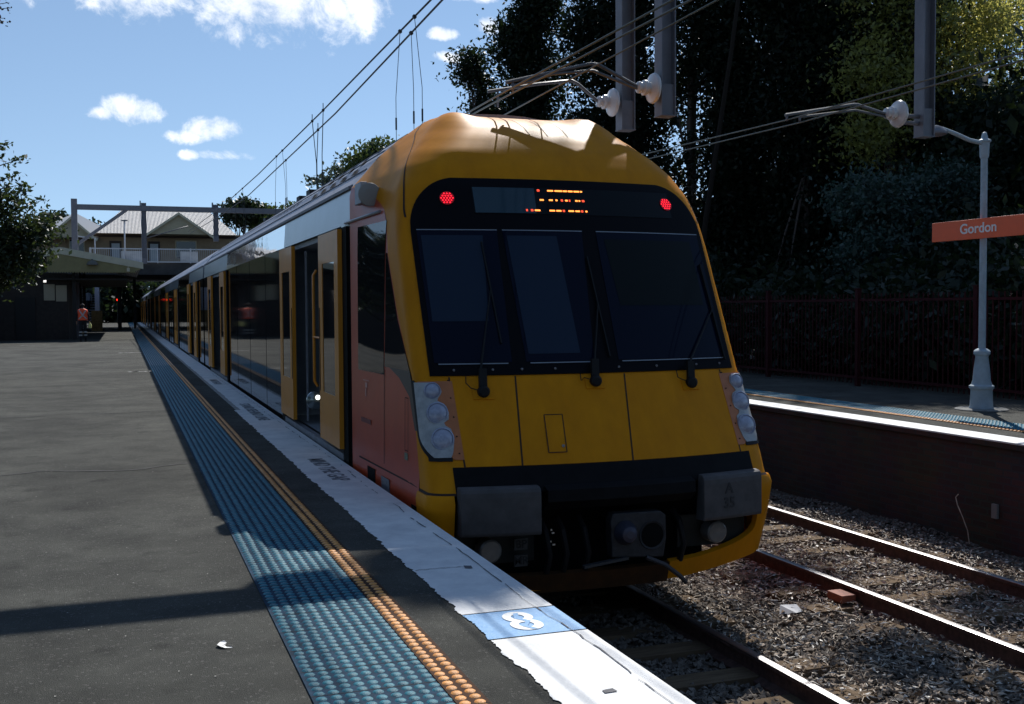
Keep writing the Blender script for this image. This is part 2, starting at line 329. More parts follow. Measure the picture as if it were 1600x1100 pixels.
# joints and worn chips in the coping
def crack(pts,wd,m=M_chip,z=.0085):
    g=MB()
    for (xa,ya),(xb,yb) in zip(pts,pts[1:]):
        dx,dy=xb-xa,yb-ya; l=math.hypot(dx,dy) or 1; nx,ny=-dy/l*wd*random.uniform(.4,1.3),dx/l*wd*random.uniform(.4,1.3)
        g.add([(xa-nx,ya-ny,z),(xa+nx,ya+ny,z),(xb+nx,yb+ny,z),(xb-nx,yb-ny,z)],[(0,1,2,3)])
    return g
q=root('coping_crack',(1.93,5,.006),'thin dark crack running along the outer edge of the white line','crack')
pts=[];x=1.925;y=2.5
while y<26:
    x+=random.gauss(0,.005)+(1.925-x)*.12; pts.append((x,y)); y+=random.uniform(.03,.12)
g=MB(); seg=[];
for i,(a_,b_) in enumerate(zip(pts,pts[1:])):
    if (b_[1]<7 and random.random()<.93) or (b_[1]>=7 and random.random()<.45): gg=crack([a_,b_],.0032 if b_[1]<7 else .004); g.add(gg.v,gg.f)
tag(g.build('crack_line',M_chip,q),kind='stuff')
q=root('coping_joint',(1.7,5.95,.006),'dark joint crossing the white line with a small chip at its end','joint')
g=MB(); g=crack([(1.54+i*.03,5.95+random.uniform(-.01,.01)) for i in range(11)],.003); g.add([(1.82,5.9,.009),(1.86,5.88,.009),(1.87,5.94,.009),(1.83,5.96,.009)],[(0,1,2,3)]); g.build('joint_line',M_chip,q)
for i,(x,y,s_) in enumerate([(1.755,3.80,.028)]):
    g=MB(); g.add([(x-s_,y-s_*.7,.0085),(x+s_,y-s_*.6,.0085),(x+s_*.8,y+s_*.7,.0085),(x-s_*.9,y+s_*.5,.0085)],[(0,1,2,3)])
    tag(g.build('missing_paint_chip',M_chip,loc=(x,y,.005)),'small grey square patch on the sunlit white line near the bottom edge','paint chip')
M_rub0=mat('joint_dark',(.008,.009,.01),.9)
# ---- tactile strips ----
def domes(xs,y0,y1,sp,r,h,z0,n=8,stag=True):
    ys=np.arange(y0,y1,sp); V=[];F=[]
    rings=[(1,0),(.78,.65),(.4,1.0)]
    t=np.arange(n)*2*np.pi/n; base=np.array([[rr*r*np.cos(a),rr*r*np.sin(a),hh*h] for rr,hh in rings for a in t]); 
    fc=[]
    for k in range(2):
        for j in range(n): fc.append((k*n+j,k*n+(j+1)%n,(k+1)*n+(j+1)%n,(k+1)*n+j))
    for j in range(0,n-2,2): fc.append((2*n,2*n+j+1,2*n+(j+2)%n,2*n+(j+3)%n) if j+3<n else (2*n,2*n+j+1,2*n+j+2,2*n+j+2))
    fc=fc[:2*n]+[(2*n,2*n+1,2*n+2,2*n+3),(2*n,2*n+3,2*n+4,2*n+5),(2*n,2*n+5,2*n+6,2*n+7)]
    fc=np.array(fc); P=[]
    for i,x in enumerate(xs):
        P.append(np.stack([np.full(len(ys),x),ys,np.full(len(ys),z0)],1))
    P=np.concatenate(P); P[:,:2]+=RN.normal(0,.0012,(len(P),2)); nb=len(base)
    V=(P[:,None,:]+base[None]).reshape(-1,3); F=(np.arange(len(P))[:,None,None]*nb+fc[None]).reshape(-1,4)
    return V,F
def strip(nm,lab,x0,x1,xs,mb,mt,y0,y1,yd,cat='tactile paving'):
    q=root(nm,((x0+x1)/2,y0,0),lab,cat)
    g=MB(); g.box((x0,y0,.002),(x1,y1,.007)); g.build('tile_base',mb,q)
    V,F=domes(xs,y0+.03,yd,.0585,.0232,.0062,.007); o=npmesh('studs',V,F,mt,q,smooth=True); tag(o,kind='stuff')
    g=MB(); yj=y0+.3
    while yj<26: g.box((x0+.002,yj-.0025,.0071),(x1-.002,yj+.0025,.0078)); yj+=.2925
    tag(g.build('tile_joints',M_rub0,q),kind='stuff')
    g=MB()
    for x in xs: g.prism([(x-.02,.0075),(x-.01,.014),(x+.01,.014),(x+.02,.0075)],'y',yd,y1)
    g.build('far_ribs',mt,q); return q
strip('tactile_strip','blue studded tactile strip running along the near platform',.655,1.155,[.69+i*.0555 for i in range(9)],M_tbb,M_tb,1.5,230,30)
strip('tactile_strip','orange double row of studs between blue strip and white line',1.160,1.285,[1.19,1.2485],M_tob,M_to,1.5,230,30)
# small litter
g=MB(); g.add([(.372,4.95,.004),(.385,4.965,.012),(.402,4.962,.018),(.412,4.945,.012),(.402,4.925,.006),(.408,4.905,.005),(.428,4.892,.007),(.432,4.885,.004),(.40,4.887,.006),(.382,4.90,.01),(.368,4.925,.013)],[(0,1,10),(1,2,3,10),(3,4,9,10),(4,5,8,9),(5,6,7,8)])
tag(g.build('fallen_petal',mat('petal_white',(.8,.78,.74),.6),loc=(.39,4.93,.004),fix=False),'small curled white petal lying on the sunlit asphalt','litter')
q=npmesh('platform_grit',np.concatenate([np.array([[0,0,0],[1,0,.3],[1,1,0],[0,1,.3]])*s_+np.array([x,y,.003]) for s_,x,y in zip(RN.uniform(.003,.009,420),RN.uniform(-2.5,.6,420),3+RN.rand(420)**1.5*18)]),None,mat('grit',(.3,.29,.26),.9,var=.4,vs=30)); tag(q,kind='stuff',label='fine pale grit and specks scattered over the asphalt')
for i,(x0,x1,y,lab) in enumerate([(-.1,.62,39.5,'pale patch line across the asphalt beside the blue strip'),(.2,.62,27.5,'short pale scuff touching the blue strip edge'),(-4,-2.9,50,'pale scuff on the asphalt near the dark building')]):
    g=crack([(x0+(x1-x0)*k/8,y+random.uniform(-.15,.15)) for k in range(9)],.09,z=.004); tag(g.build('asphalt_scuff',mat('scuff',(.30,.30,.29),.9,var=.4,vs=8),loc=(x0,y,0)),lab,'scuff')

def wavy(x0,x1,y,wd,lab,m=None):
    n=40; g=crack([(x0+(x1-x0)*k/n,y+.12*math.sin(k*.5)+random.uniform(-.03,.03)+.25*k/n) for k in range(n+1)],wd,z=.0035)
    tag(tag(g.build('asphalt_crack',m or mat('crack_tar',(.03,.03,.028),.9,var=.3,vs=8),loc=(x0,y,0)),lab,'crack'),kind=None)
wavy(-4,.62,10.6,.030,'dark wavy crack crossing the asphalt in front of the camera')
wavy(-4,.60,16.5,.022,'fainter dark crack crossing the asphalt farther away')
# ---- tracks ----
def railpath(x,label,y0=-6,y1=420):
    q=root('steel_rail',(x,0,-1.03),label,'rail','running rails of the two tracks')
    z=-1.03; prof=[(-.075,-.17),(.075,-.17),(.075,-.155),(.012,-.13),(.012,-.04),(.036,-.03),(.036,-.006),(-.036,-.006),(-.036,-.03),(-.012,-.04),(-.012,-.13),(-.075,-.155)]
    g=MB(); g.prism([(x+a,z+b) for a,b in prof],'y',y0,y1); g.build('rail_web',M_rail_s,q)
    g=MB(); g.prism([(x-.034,z-.0055),(x+.034,z-.0055),(x+.033,z-.001),(x+.02,z+.002),(x-.02,z+.002),(x-.033,z-.001)],'y',y0,y1); g.build('rail_head',M_rail_t,q)
T1=3.545; T2=6.90
railpath(T1-.74,'rusty rail hidden in the dark pit beside the near platform'); railpath(T1+.735,'rail nearest the camera, leaving the train shadow at lower right')
railpath(T2-.745,'middle rail with rusty side emerging from behind the train front'); railpath(T2+.72,'bright topped rail closest to the far brick platform wall')
g=MB(); g.box((1.86,-6,-1.35),(9.15,420,-1.225)); tag(g.build('track_bed',M_dirt),kind='structure')
ORD='first second third fourth fifth sixth seventh eighth ninth tenth eleventh twelfth thirteenth fourteenth fifteenth sixteenth seventeenth eighteenth nineteenth twentieth twenty-first twenty-second twenty-third twenty-fourth twenty-fifth twenty-sixth twenty-seventh twenty-eighth twenty-ninth thirtieth thirty-first thirty-second thirty-third thirty-fourth'.split(); k=0
for tr,x0 in (('near',T1),('far',T2)):
    y=3.0 if tr=='near' else 4.2; n_=0
    while y<(11 if tr=='near' else 24):
        g=MB(); hw=1.27+random.uniform(-.05,.06); yj=y+random.uniform(-.05,.05); sk=random.uniform(-.03,.03)
        g.add([(x0-hw,yj-.12,-1.3),(x0+hw,yj-.12+sk,-1.3),(x0+hw,yj+.12+sk,-1.3),(x0-hw,yj+.12,-1.3),(x0-hw,yj-.115,-1.166),(x0+hw,yj-.115+sk,-1.160),(x0+hw,yj+.115+sk,-1.160),(x0-hw,yj+.115,-1.166)],[(0,3,2,1),(4,5,6,7),(0,1,5,4),(1,2,6,5),(2,3,7,6),(3,0,4,7)])
        k+=1
        tag(g.build('sleeper',M_slp,loc=(x0,yj,-1.2)),ORD[n_]+' timber sleeper from the near end under the '+('near train track' if tr=='near' else 'far empty track'),'sleeper','sleepers of the '+tr+' track')
        y+=.63; n_+=1
# ballast stones
def stones(n,xr,yr,smin,smax,zb):
    x=RN.uniform(*xr,n); yb_=RN.rand(n)**1.25*(yr[1]-yr[0])+yr[0]
    base=np.array([[1,0,0],[0,1,0],[-1,0,0],[0,-1,0],[.1,.1,1],[-.1,0,-1.]])
    F=np.array([(0,1,4),(1,2,4),(2,3,4),(3,0,4),(1,0,5),(0,3,5),(3,2,5),(2,1,5)])
    s=RN.uniform(smin,smax,n)[:,None,None]; V=base[None]*s*RN.uniform(.55,1.25,(n,6,3)); 
    a=RN.uniform(0,6.28,n); b=RN.uniform(-.7,.7,n); ca,sa,cb,sb=np.cos(a),np.sin(a),np.cos(b),np.sin(b)
    X=V[...,0]*cb[:,None]+V[...,2]*sb[:,None]; Z=-V[...,0]*sb[:,None]+V[...,2]*cb[:,None]; Y=V[...,1]
    X2=X*ca[:,None]-Y*sa[:,None]; Y2=X*sa[:,None]+Y*ca[:,None]
    hump=.02*np.sin(x*2.1+yb_*1.3)+.015*np.sin(x*5+yb_*3.1)
    V=np.stack([X2+x[:,None],Y2+yb_[:,None],Z*.8+(zb+hump+RN.uniform(-.008,.012,n))[:,None]],-1)
    return V.reshape(-1,3),(np.arange(n)[:,None,None]*6+F[None]).reshape(-1,3),x,yb_
M_st=mat('ballast_stone',(.26,.222,.185),.9,spec=.2,c2=(.055,.046,.04),vs=16,bump=.3,bs=80,detail=2)
def far_from(x,y):
    keep=np.ones(len(x),bool)
    for rx in (T1-.74,T1+.735,T2-.745,T2+.72): keep&=abs(x-rx)>.06
    return keep
def ball(n,xr,yr,a,b,z,nm='ballast'):
    V,F,x,y=stones(n,xr,yr,a,b,z); k=far_from(x,y); idx=np.where(k)[0]; V=V.reshape(-1,6,3)[idx].reshape(-1,3); n2=len(idx)
    F=(np.arange(n2)[:,None,None]*6+F.reshape(-1,8,3)[0][None]).reshape(-1,3)
    return V,F
parts=[ball(30000,(2.0,9.0),(3.6,12),.016,.034,-1.199),ball(12000,(5.3,9.1),(11,30),.03,.05,-1.21),ball(3500,(4.3,9.0),(3.8,10),.03,.05,-1.195),ball(5200,(2.1,4.2),(3.6,8.5),.025,.04,-1.180)]
V=np.concatenate([p[0] for p in parts]); offs=np.cumsum([0]+[len(p[0]) for p in parts]); F=np.concatenate([p[1]+o for p,o in zip(parts,offs)])
tag(npmesh('ballast',V,F,M_st,k=3),kind='stuff',label='grey crushed stone ballast filling the space between the rails')
# dry leaf and twig litter on the ballast
def litter(n,xr,yr,sz,z,elong=(1.2,3.5)):
    x=RN.uniform(*xr,n); y=RN.rand(n)**1.2*(yr[1]-yr[0])+yr[0]; a=RN.uniform(0,6.28,n); L_=RN.uniform(.5,1.3,n)*sz; W_=L_/RN.uniform(*elong,n)
    q=np.array([[-1,0],[0,-1],[1,0],[0,1.]]); V=np.zeros((n,4,3)); px=q[None,:,0]*L_[:,None]; py=q[None,:,1]*W_[:,None]
    V[...,0]=px*np.cos(a)[:,None]-py*np.sin(a)[:,None]+x[:,None]; V[...,1]=px*np.sin(a)[:,None]+py*np.cos(a)[:,None]+y[:,None]
    V[...,2]=z+RN.uniform(0,.025,(n,1))+RN.normal(0,.008,(n,4)); k=far_from(x,y); return V[k].reshape(-1,3)
M_lit=mat('dry_leaf',(.46,.35,.25),.7,c2=(.13,.085,.06),vs=26,detail=3)
V=np.concatenate([litter(9000,(4.3,8.6),(4,12),.022,-1.160),litter(3000,(4.3,8.6),(4,11),.05,-1.160,(9,16)),litter(700,(2.1,3.9),(3.6,6.2),.02,-1.17)])
tag(npmesh('leaf_litter',V,None,M_lit),kind='stuff',label='dry brown leaves and bark scraps strewn over the ballast')
V=np.concatenate([litter(4200,(4.3,8.6),(4,12),.021,-1.148,(1.5,5)),litter(2600,(4.3,8.6),(4,11),.045,-1.148,(10,18))])
tag(npmesh('pale_litter',V,None,mat('pale_bark',(.85,.80,.72),.55,c2=(.42,.36,.29),vs=18)),kind='stuff',label='pale bleached leaves and bark curls scattered over the ballast')
M_twig=mat('twig_bark',(.52,.43,.33),.8,var=.4,vs=9)
def curve(p0,az,ln,n=7,bend=.4,z=-1.165):
    pts=[];x,y=p0
    for i in range(n): pts.append((x,y,z+.012*math.sin(i*1.3)+random.uniform(-.004,.008))); az+=random.gauss(0,bend); x+=math.cos(az)*ln/n; y+=math.sin(az)*ln/n
    return pts
g=MB()
for i in range(420):
    x,y=random.uniform(4.4,8.5),random.uniform(4.4,11); g.tube(curve((x,y),random.uniform(0,6.28),random.uniform(.12,.45)),random.uniform(.0025,.0055),4)
tag(g.build('scattered_twigs',M_twig,fix=False),kind='stuff',label='thin curved twigs lying across the ballast')
g=MB(); g.tube([(8.93,9.7,-1.2),(8.92,9.72,-1.05),(8.9,9.78,-.9),(8.9,9.86,-.78),(8.91,9.9,-.70),(8.92,9.87,-.66)],.006,5); tag(g.build('leaning_twig',M_twig,loc=(8.93,9.7,-1.2)),'thin pale twig leaning against the far brick wall','twig')
g=MB(); g.box((8.985,9.36,-.86),(9.02,9.44,-.70)); tag(g.build('wall_plate',mat('plate_grey',(.22,.21,.2),.7),loc=(9,9.4,-.78),bevel=.004),'small grey rectangular plate fixed to the far brick wall','plate')
g=MB(); g.box((5.96,8.0,-1.15),(6.11,8.22,-1.08)); g.box((5.99,8.05,-1.2),(6.08,8.17,-1.15)); tag(g.build('rail_clip',mat('clip_red',(.26,.07,.035),.7,var=.3,vs=20),loc=(6.05,8.1,-1.15),bevel=.006),'orange painted block against the side of the middle rail','rail clip')
g=MB(); g.add([(5.28,7.95,-1.16),(5.38,7.85,-1.13),(5.5,7.93,-1.15),(5.52,8.05,-1.12),(5.4,8.1,-1.15),(5.33,8.02,-1.10)],[(0,1,5),(1,2,5),(2,3,5),(3,4,5),(4,0,5)]); tag(g.build('paper_scrap',mat('paper',(.45,.46,.48),.7,var=.15,vs=20),loc=(5.4,8,-1.15),fix=False),'crumpled white paper scrap on the ballast left of the middle rail','litter')

# ================= far platform =================
g=MB(); g.box((9.06,-6,-1.6),(13.1,260,0)); tag(g.build('far_platform',M_asph),kind='structure')
g=MB(); g.box((9.03,-6,-1.4),(9.058,260,-.07)); tag(g.build('far_platform_wall',M_brick),kind='structure')
g=MB(); g.box((9.0,-6,-.07),(9.42,260,.0)); tag(g.build('far_platform_coping',M_brick),kind='structure')
g=MB(); g.box((8.996,-6,-.012),(9.40,260,.005)); tag(g.build('far_edge_line',M_white),kind='structure')
q=root('tactile_strip',(10.2,6,0),'blue tactile strip along the far platform across the tracks','tactile paving')
g=MB(); g.box((9.98,3,.001),(10.5,260,.006)); g.build('tile_base',mat('bright_blue_tile',(.035,.19,.30),.7,var=.2,spec=.2,vs=9),q)
V,F=domes([10.01+i*.058 for i in range(9)],7.5,22,.0585,.021,.008,.006); tag(npmesh('studs',V,F,M_tb,q,smooth=True),kind='stuff')
g=MB()
for i in range(9): x=10.01+i*.058; g.prism([(x-.02,.006),(x-.01,.013),(x+.01,.013),(x+.02,.006)],'y',22,260)
g.build('far_ribs',M_tb,q)
q=root('tactile_strip',(9.9,6,0),'thin orange stud rows beside the white edge of the far platform','tactile paving')
g=MB(); g.box((9.84,3,.001),(9.975,260,.006)); g.build('tile_base',M_tob,q)
V,F=domes([9.875,9.94],7.5,22,.0585,.021,.008,.006); tag(npmesh('studs',V,F,M_to,q,smooth=True),kind='stuff')
# station sign post with lamp arm
M_post=mat('pale_blue_paint',(.34,.42,.47),.55,var=.15,vs=6,bump=.1,bs=30)
P=(11.47,12.26,0)
q=root('sign_post',P,'pale blue ornate post standing on the far platform carrying an orange board','post')
g=MB(); g.lathe(P,[(.36,.002),(.36,.012),(.34,.02)],24); g.build('footing',mat('footing_conc',(.2,.2,.19),.9,var=.3,vs=9),q)
g=MB(); g.lathe(P,[(.165,.02),(.165,.03),(.155,.05),(.145,.27),(.15,.29),(.168,.31),(.168,.34),(.14,.36),(.12,.42),(.105,.60),(.085,.75),(.092,.77),(.112,.79),(.112,.83),(.095,.85),(.062,.87)],24); g.build('base_casting',M_post,q)
g=MB(); g.lathe(P,[(.05,.86),(.048,2.0),(.046,3.55)],20); g.build('shaft',M_post,q)
g=MB(); g.lathe(P,[(.056,3.55),(.062,3.57),(.07,3.76),(.09,3.78),(.09,3.80),(.05,3.82),(.04,3.86),(.03,3.90),(.006,3.92)],20); g.build('finial',M_post,q)
g=MB(); g.tube([(11.42,12.26,3.76),(11.2,12.26,3.79),(10.95,12.26,3.87),(10.72,12.26,3.93)],[.03,.03,.028,.026],10); g.build('arm',M_post,q)
g=MB(); g.lathe((10.6,12.26,3.86),[(.05,.1),(.12,.07),(.17,.01),(.17,-.02),(.12,-.04)],18); g.build('lamp_head',M_dkgal,q)
s_=root('station_sign',(11.39,11.9,2.5),'orange station name board reading Gordon at right edge','sign')
g=MB(); g.box((11.37,9.6,2.42),(11.405,13.18,2.70)); g.build('board',mat('sign_orange',(.85,.125,.03),.45,var=.06,vs=3),s_,bevel=.003)
t=textmesh('lettering','Gordon',.2,mat('sign_white',(.85,.82,.78),.5),s_,frame((11.366,12.45,2.565),(0,-1,0),(0,0,1)),bold=.003,ext=.002)
ys=[v.co.y for v in t.data.vertices]; c0=sum((min(ys),max(ys)))/2; kx=.69/(max(ys)-min(ys))
for v in t.data.vertices: v.co.y=(v.co.y-c0)*kx+(12.255-11.9)
g=MB()
for y in (12.2,12.33): g.box((11.405,y-.02,2.45),(11.43,y+.02,2.67))
g.build('bracket',M_dkgal,s_)
# steel fence
M_fence=mat('dark_red_fence',(.045,.010,.012),.7,spec=.1,var=.25,vs=6)
q=root('steel_fence',(12.75,14,0),'dark red steel picket fence behind the far platform','fence')
y=4.9
for i in range(12):
    g=MB(); g.box((12.71,y-.04,-.06),(12.79,y+.04,1.78)); g.box((12.70,y-.05,1.78),(12.80,y+.05,1.80)); g.build('post',M_fence,q); y+=2.95
for z in (.16,1.58): g=MB(); g.box((12.735,4,z-.02),(12.765,40,z+.025)); g.build('rail',M_fence,q)
g=MB(); y=4.05
while y<38: g.box((12.742,y-.009,.05),(12.758,y+.009,1.70)); y+=.12
tag(g.build('pickets',M_fence,q),kind='stuff')
# ================= the train =================
M_y=mat('train_yellow',(.72,.272,.006),.45,c2=(.60,.215,.006),vs=2.2,detail=11,stretch=(2.5,2.5,.55),spec=.09,bump=.02,bs=3)
M_r=mat('train_red',(.52,.065,.018),.36,var=.08,vs=3,coat=.05)
M_or=mat('train_orange_trim',(.50,.16,.05),.45,var=.1,vs=10)
M_mask=mat('black_mask',(.006,.006,.008),.4,spec=.06)
M_glass=mat('cab_glass',(.003,.006,.018),.04,spec=.12)
M_blind=mat('cab_blind',(.016,.028,.052),.12,spec=.15)
M_gdark=mat('side_glass',(.012,.013,.015),.03,spec=.65)
M_steel=mat('polished_side_steel',(.075,.075,.08),.05,1.0,bump=.018,bs=1.1,stretch=(1,1,1.5))
def addspec(m):
    p=m.node_tree.nodes['Principled BSDF']; p.inputs['Metallic'].default_value=0; p.inputs['Base Color'].default_value=(.012,.012,.013,1); p.inputs['Roughness'].default_value=.045; p.inputs['Specular IOR Level'].default_value=.75
addspec(M_steel)
M_mirror=mat('bright_cant_strip',(.85,.85,.86),.05,1.0,bump=.35,bs=1.3,stretch=(1,1,2.5))
M_grey=mat('grey_cant_panel',(.22,.25,.29),.3,.4,var=.1,vs=2,coat=.3)
M_roof=mat('roof_grey',(.30,.31,.36),.5,.1,var=.15,vs=3)
M_seam=mat('seam_dark',(.03,.012,.006),.8)
M_blk=mat('matt_black',(.006,.006,.006),.8,spec=.1,var=.3,vs=9)
M_rub=mat('rubber',(.010,.010,.011),.6,spec=.25)
M_pad=mat('buffer_grey',(.085,.078,.078),.65,spec=.3,var=.18,vs=7,bump=.15,bs=40)
M_trim=mat('thin_trim',(.26,.28,.31),.4,.3)
M_dy=mat('door_yellow',(.70,.255,.010),.4,var=.05,vs=4,coat=.10)
TRN=root('passenger_train',(XC,7.6,-1.03),'yellow fronted double deck passenger train standing with doors open at the platform','train')
def loft_side(zs,ya,yb,sgn,n=10):
    """nose surface between two y functions (side part)"""
    g=MB(); rows=[]
    for z in zs:
        a0=afory(z,ya(z)); a1=afory(z,yb(z)); rows.append([nose(sgn*(a0+(a1-a0)*i/n),z) for i in range(n+1)])
    k=n+1; vs=[p for r in rows for p in r]; fs=[(i*k+j,i*k+j+1,(i+1)*k+j+1,(i+1)*k+j) for i in range(len(rows)-1) for j in range(n)]
    g.add(vs,fs,0,True); return g
TYB=[(-.7,8.0),(.2,8.02),(.95,8.24),(1.4,8.66),(1.93,9.0),(2.25,9.12),(2.36,9.25),(2.5,9.6),(2.7,9.95),(2.9,10.15),(3.39,10.24)]
yb=lambda z: max(interp(TYB,z), 7.9)
ZU=[.12,.16,.2,.28,.36]+[.45+.1*i for i in range(20)]+[2.4+.04*i for i in range(22)]+[3.27,3.3,3.32,3.34,3.355,3.37,3.38,3.388,3.395]
ZU=sorted(set(round(z,3) for z in ZU))
def surf(name,zs,al,ar,m,par,na=40,off=0,rim=0,smooth=True):
    g=MB(); rows=[]
    for z in zs:
        a0,a1=al(z),ar(z); rows.append([nrm(a0+(a1-a0)*i/na,z,off) for i in range(na+1)])
    k=na+1; vs=[p for r in rows for p in r]; fs=[(i*k+j,i*k+j+1,(i+1)*k+j+1,(i+1)*k+j) for i in range(len(rows)-1) for j in range(na)]
    nv=len(vs)
    if rim:
        bd=[(i,0) for i in range(len(rows))]+[(len(rows)-1,j) for j in range(1,na+1)]+[(i,na) for i in range(len(rows)-2,-1,-1)]+[(0,j) for j in range(na-1,0,-1)]
        ins=[]
        for i,j in bd:
            z=zs[i]; a0,a1=al(z),ar(z); ins.append(nrm(a0+(a1-a0)*j/na,z,off-rim))
        vs=vs+ins; B=len(bd)
        for t in range(B):
            i,j=bd[t]; i2,j2=bd[(t+1)%B]; fs.append((i*k+j,i2*k+j2,nv+(t+1)%B,nv+t))
    g.add(vs,fs,0,False)
    for t in range((len(rows)-1)*na): g.sm[t]=smooth
    return g.build(name,m,par)
def nrm(a,z,off):
    p=Vector(nose(a,z))
    if not off: return p
    e=.01; zz=min(z,3.38); du=Vector(nose(a+e,zz))-Vector(nose(a-e,zz)); dv=Vector(nose(a,zz+e))-Vector(nose(a,zz-e))
    n=du.cross(dv).normalized()
    if n.dot(p-Vector((XC,12,1.0)))<0: n=-n
    return p+n*off
def lin(z0,z1,n): return [z0+(z1-z0)*i/n for i in range(n+1)]
# upper yellow shell (front + corners + roof hood)
def full(zs,name,m,par):
    return surf(name,zs,lambda z:-afory(z,yb(z)),lambda z:afory(z,yb(z)),m,par,na=72)
hood=full(ZU,'cab_front_shell',M_y,TRN)
# hood ribs (thin dark joints) and ring seam
def seamline(f,zs,wd,par,nm='seam',m=M_seam,off=.003):
    return surf(nm,zs,lambda z:f(z)-wd/2,lambda z:f(z)+wd/2,m,par,na=1,off=off)
for a0 in (-.10,.07,.27): seamline(lambda z,a0=a0:a0,lin(3.03,3.27,8),.010,hood,m=mat('hood_joint',(.35,.15,.02),.6))
SR=[(2.24,1.365),(2.3,1.372),(2.5,1.36),(2.85,1.37),(3.1,1.36),(3.2,1.25),(3.25,1.10),(3.28,.98)]
for s in (-1,1): seamline(lambda z:s*interp(SR,z),lin(2.24,3.28,30),.018,hood)
# red cab sides and the lower body side
zs_side=[-.62,-.4,-.2,-.1,0,.1,.2,.35,.5,.7,.9,1.1,1.3,1.5,1.7,1.9,2.1,2.2,2.3,2.36,2.4,2.45,2.5,2.55,2.6,2.63]
Z3=[2.63,2.68,2.74,2.8,2.88,2.96,3.04,3.1,3.17,3.22,3.27,3.3,3.33,3.36,3.38,3.395]
for s in (-1,1):
    o=loft_side(zs_side,yb,lambda z:YE,s).build('cab_side_panel',M_r,TRN)
    if s<0: CS=o
# side windows of the cab (dark glass) and rounded black band down to the headlight
def sidepoly(name,rows,m,par,s=-1,off=.006,n=8,rim=.006):
    """rows: (z, y_front, y_back)"""
    T0=[(z,a) for z,a,b in rows]; T1_=[(z,b) for z,a,b in rows]
    zs=[]
    for (z0,_,_),(z1,_,_) in zip(rows,rows[1:]): zs+=lin(z0,z1,max(1,int((z1-z0)/.06)))[:-1]
    zs.append(rows[-1][0])
    return surf(name,zs,lambda z:s*afory(z,interp(T0,z)),lambda z:s*afory(z,interp(T1_,z)),m,par,na=n,off=off,rim=rim)
for s in (-1,1):
    sidepoly('cab_side_window',[(1.0,8.29,9.04),(1.4,8.68,9.04),(1.93,9.02,9.04+.02),(1.96,9.035,9.06)],M_gdark,TRN,s)
    sidepoly('cab_side_window',[(.93,9.07,9.95),(2.24,9.10,9.95)],M_gdark,TRN,s)
    sidepoly('window_band',[(.55,8.06,8.14),(.80,8.16,8.30),(.93,8.25,8.6),(1.0,8.29,8.9)],mat('band_dark',(.02,.02,.022),.35),TRN,s,off=.004)
# black windscreen surround
def mh(z):
    if z<2.12: return 1.335
    t=min(1,(z-2.12)/.46); return 1.335-.42*(1-math.sqrt(max(0,1-t*t)))
def zedge(z0,z1): return lin(z0,2.2,14)+[2.2+ (z1-2.2)*math.sin(i/12*math.pi/2) for i in range(1,13)]
WS=surf('windscreen_surround',zedge(.965,2.578),lambda z:-mh(z),lambda z:mh(z),M_mask,TRN,na=40,off=.012,rim=.012)
for nm,l0,l1,r0,r1 in (('left',-1.29,-1.29,-.69,-.64),('mid',-.575,-.595,-.005,.105),('right',.21,.235,1.285,1.285)):
    f=lambda a,b:(lambda z:a+(b-a)*(z-1.06)/1.06)
    gp=surf('windscreen_pane',lin(1.06,2.12,12),f(l0,l1),f(r0,r1),M_glass,TRN,na=12,off=.017,rim=.004)
    if nm!='right':
        dx=.07; surf('sun_blind',lin(1.38 if nm=='left' else 1.12,2.08,8),f(l0+.03,l1+.03),f(r0-(.16 if nm=='left' else .11),r1-(.12 if nm=='left' else .24)),M_blind,gp,na=6,off=.0195)
    else:
        surf('sun_blind',lin(1.5,2.06,8),f(l0+.14,l1+.06),f(r0-.12,r1-.10),mat('cab_shade',(.006,.009,.009),.12,spec=.12),gp,na=6,off=.0195)
    for z in (2.122,1.045): surf('trim_strip',[z,z+.008],f(l0+.03,l1),f(r0-.03,r1),M_trim,gp,na=8,off=.0205)
# destination display and tail lights
DP=surf('destination_display',lin(2.27,2.50,4),lambda z:-.80,lambda z:1.05,mat('display_glass',(.006,.008,.010),.06,spec=.15),TRN,na=24,off=.016,rim=.004)
surf('display_screen',lin(2.275,2.495,3),lambda z:-.79,lambda z:-.26-.05*(2.5-z),mat('screen_teal',(.02,.05,.07),.09),DP,na=8,off=.0185)
M_led=mat('led_amber',(.9,.2,.03),.5,emit=(1,.27,.05),es=2.6); M_led2=mat('led_red',(.9,.1,.05),.5,emit=(1,.08,.03),es=1.2)
rows_=[(2.475,[(515,550,1),(655,735,0),(755,860,0),(870,925,0),(938,1005,0),(1018,1098,0),(1110,1138,0)]),
 (2.392,[(545,598,0),(668,720,0),(758,785,0),(830,860,1),(890,925,0),(940,962,1),(1030,1065,0),(1078,1100,0),(1123,1160,1)]),
 (2.30,[(355,378,1),(418,450,1),(470,542,0),(665,740,0),(758,826,0),(845,875,1),(925,1000,0),(1020,1083,0),(1100,1130,1),(1160,1188,0)])]
led=MB(); led2=MB()
for z,ds in rows_:
    for x0,x1,k in ds:
        sh=-.036-.018*(2.475-z)/.175; w0=-.20+sh+(780+x0/8.889-838)*.0059; w1=-.20+sh+(780+x1/8.889-838)*.0059; G_=led2 if k else led
        hz=.0065 if not k else .009
        p=[nrm(w0,z-hz,.022),nrm(w1,z-hz,.022),nrm(w1,z+hz,.022),nrm(w0,z+hz,.022)]; G_.add(p,[(0,1,2,3)])
led.build('lit_characters',M_led,DP); led2.build('lit_characters',M_led2,DP)
M_tl=mat('tail_led',(.6,.01,.02),.4,emit=(1,.012,.03),es=2.2); M_tld=mat('tail_lens',(.16,.005,.008),.25,emit=(1,.01,.02),es=.10)
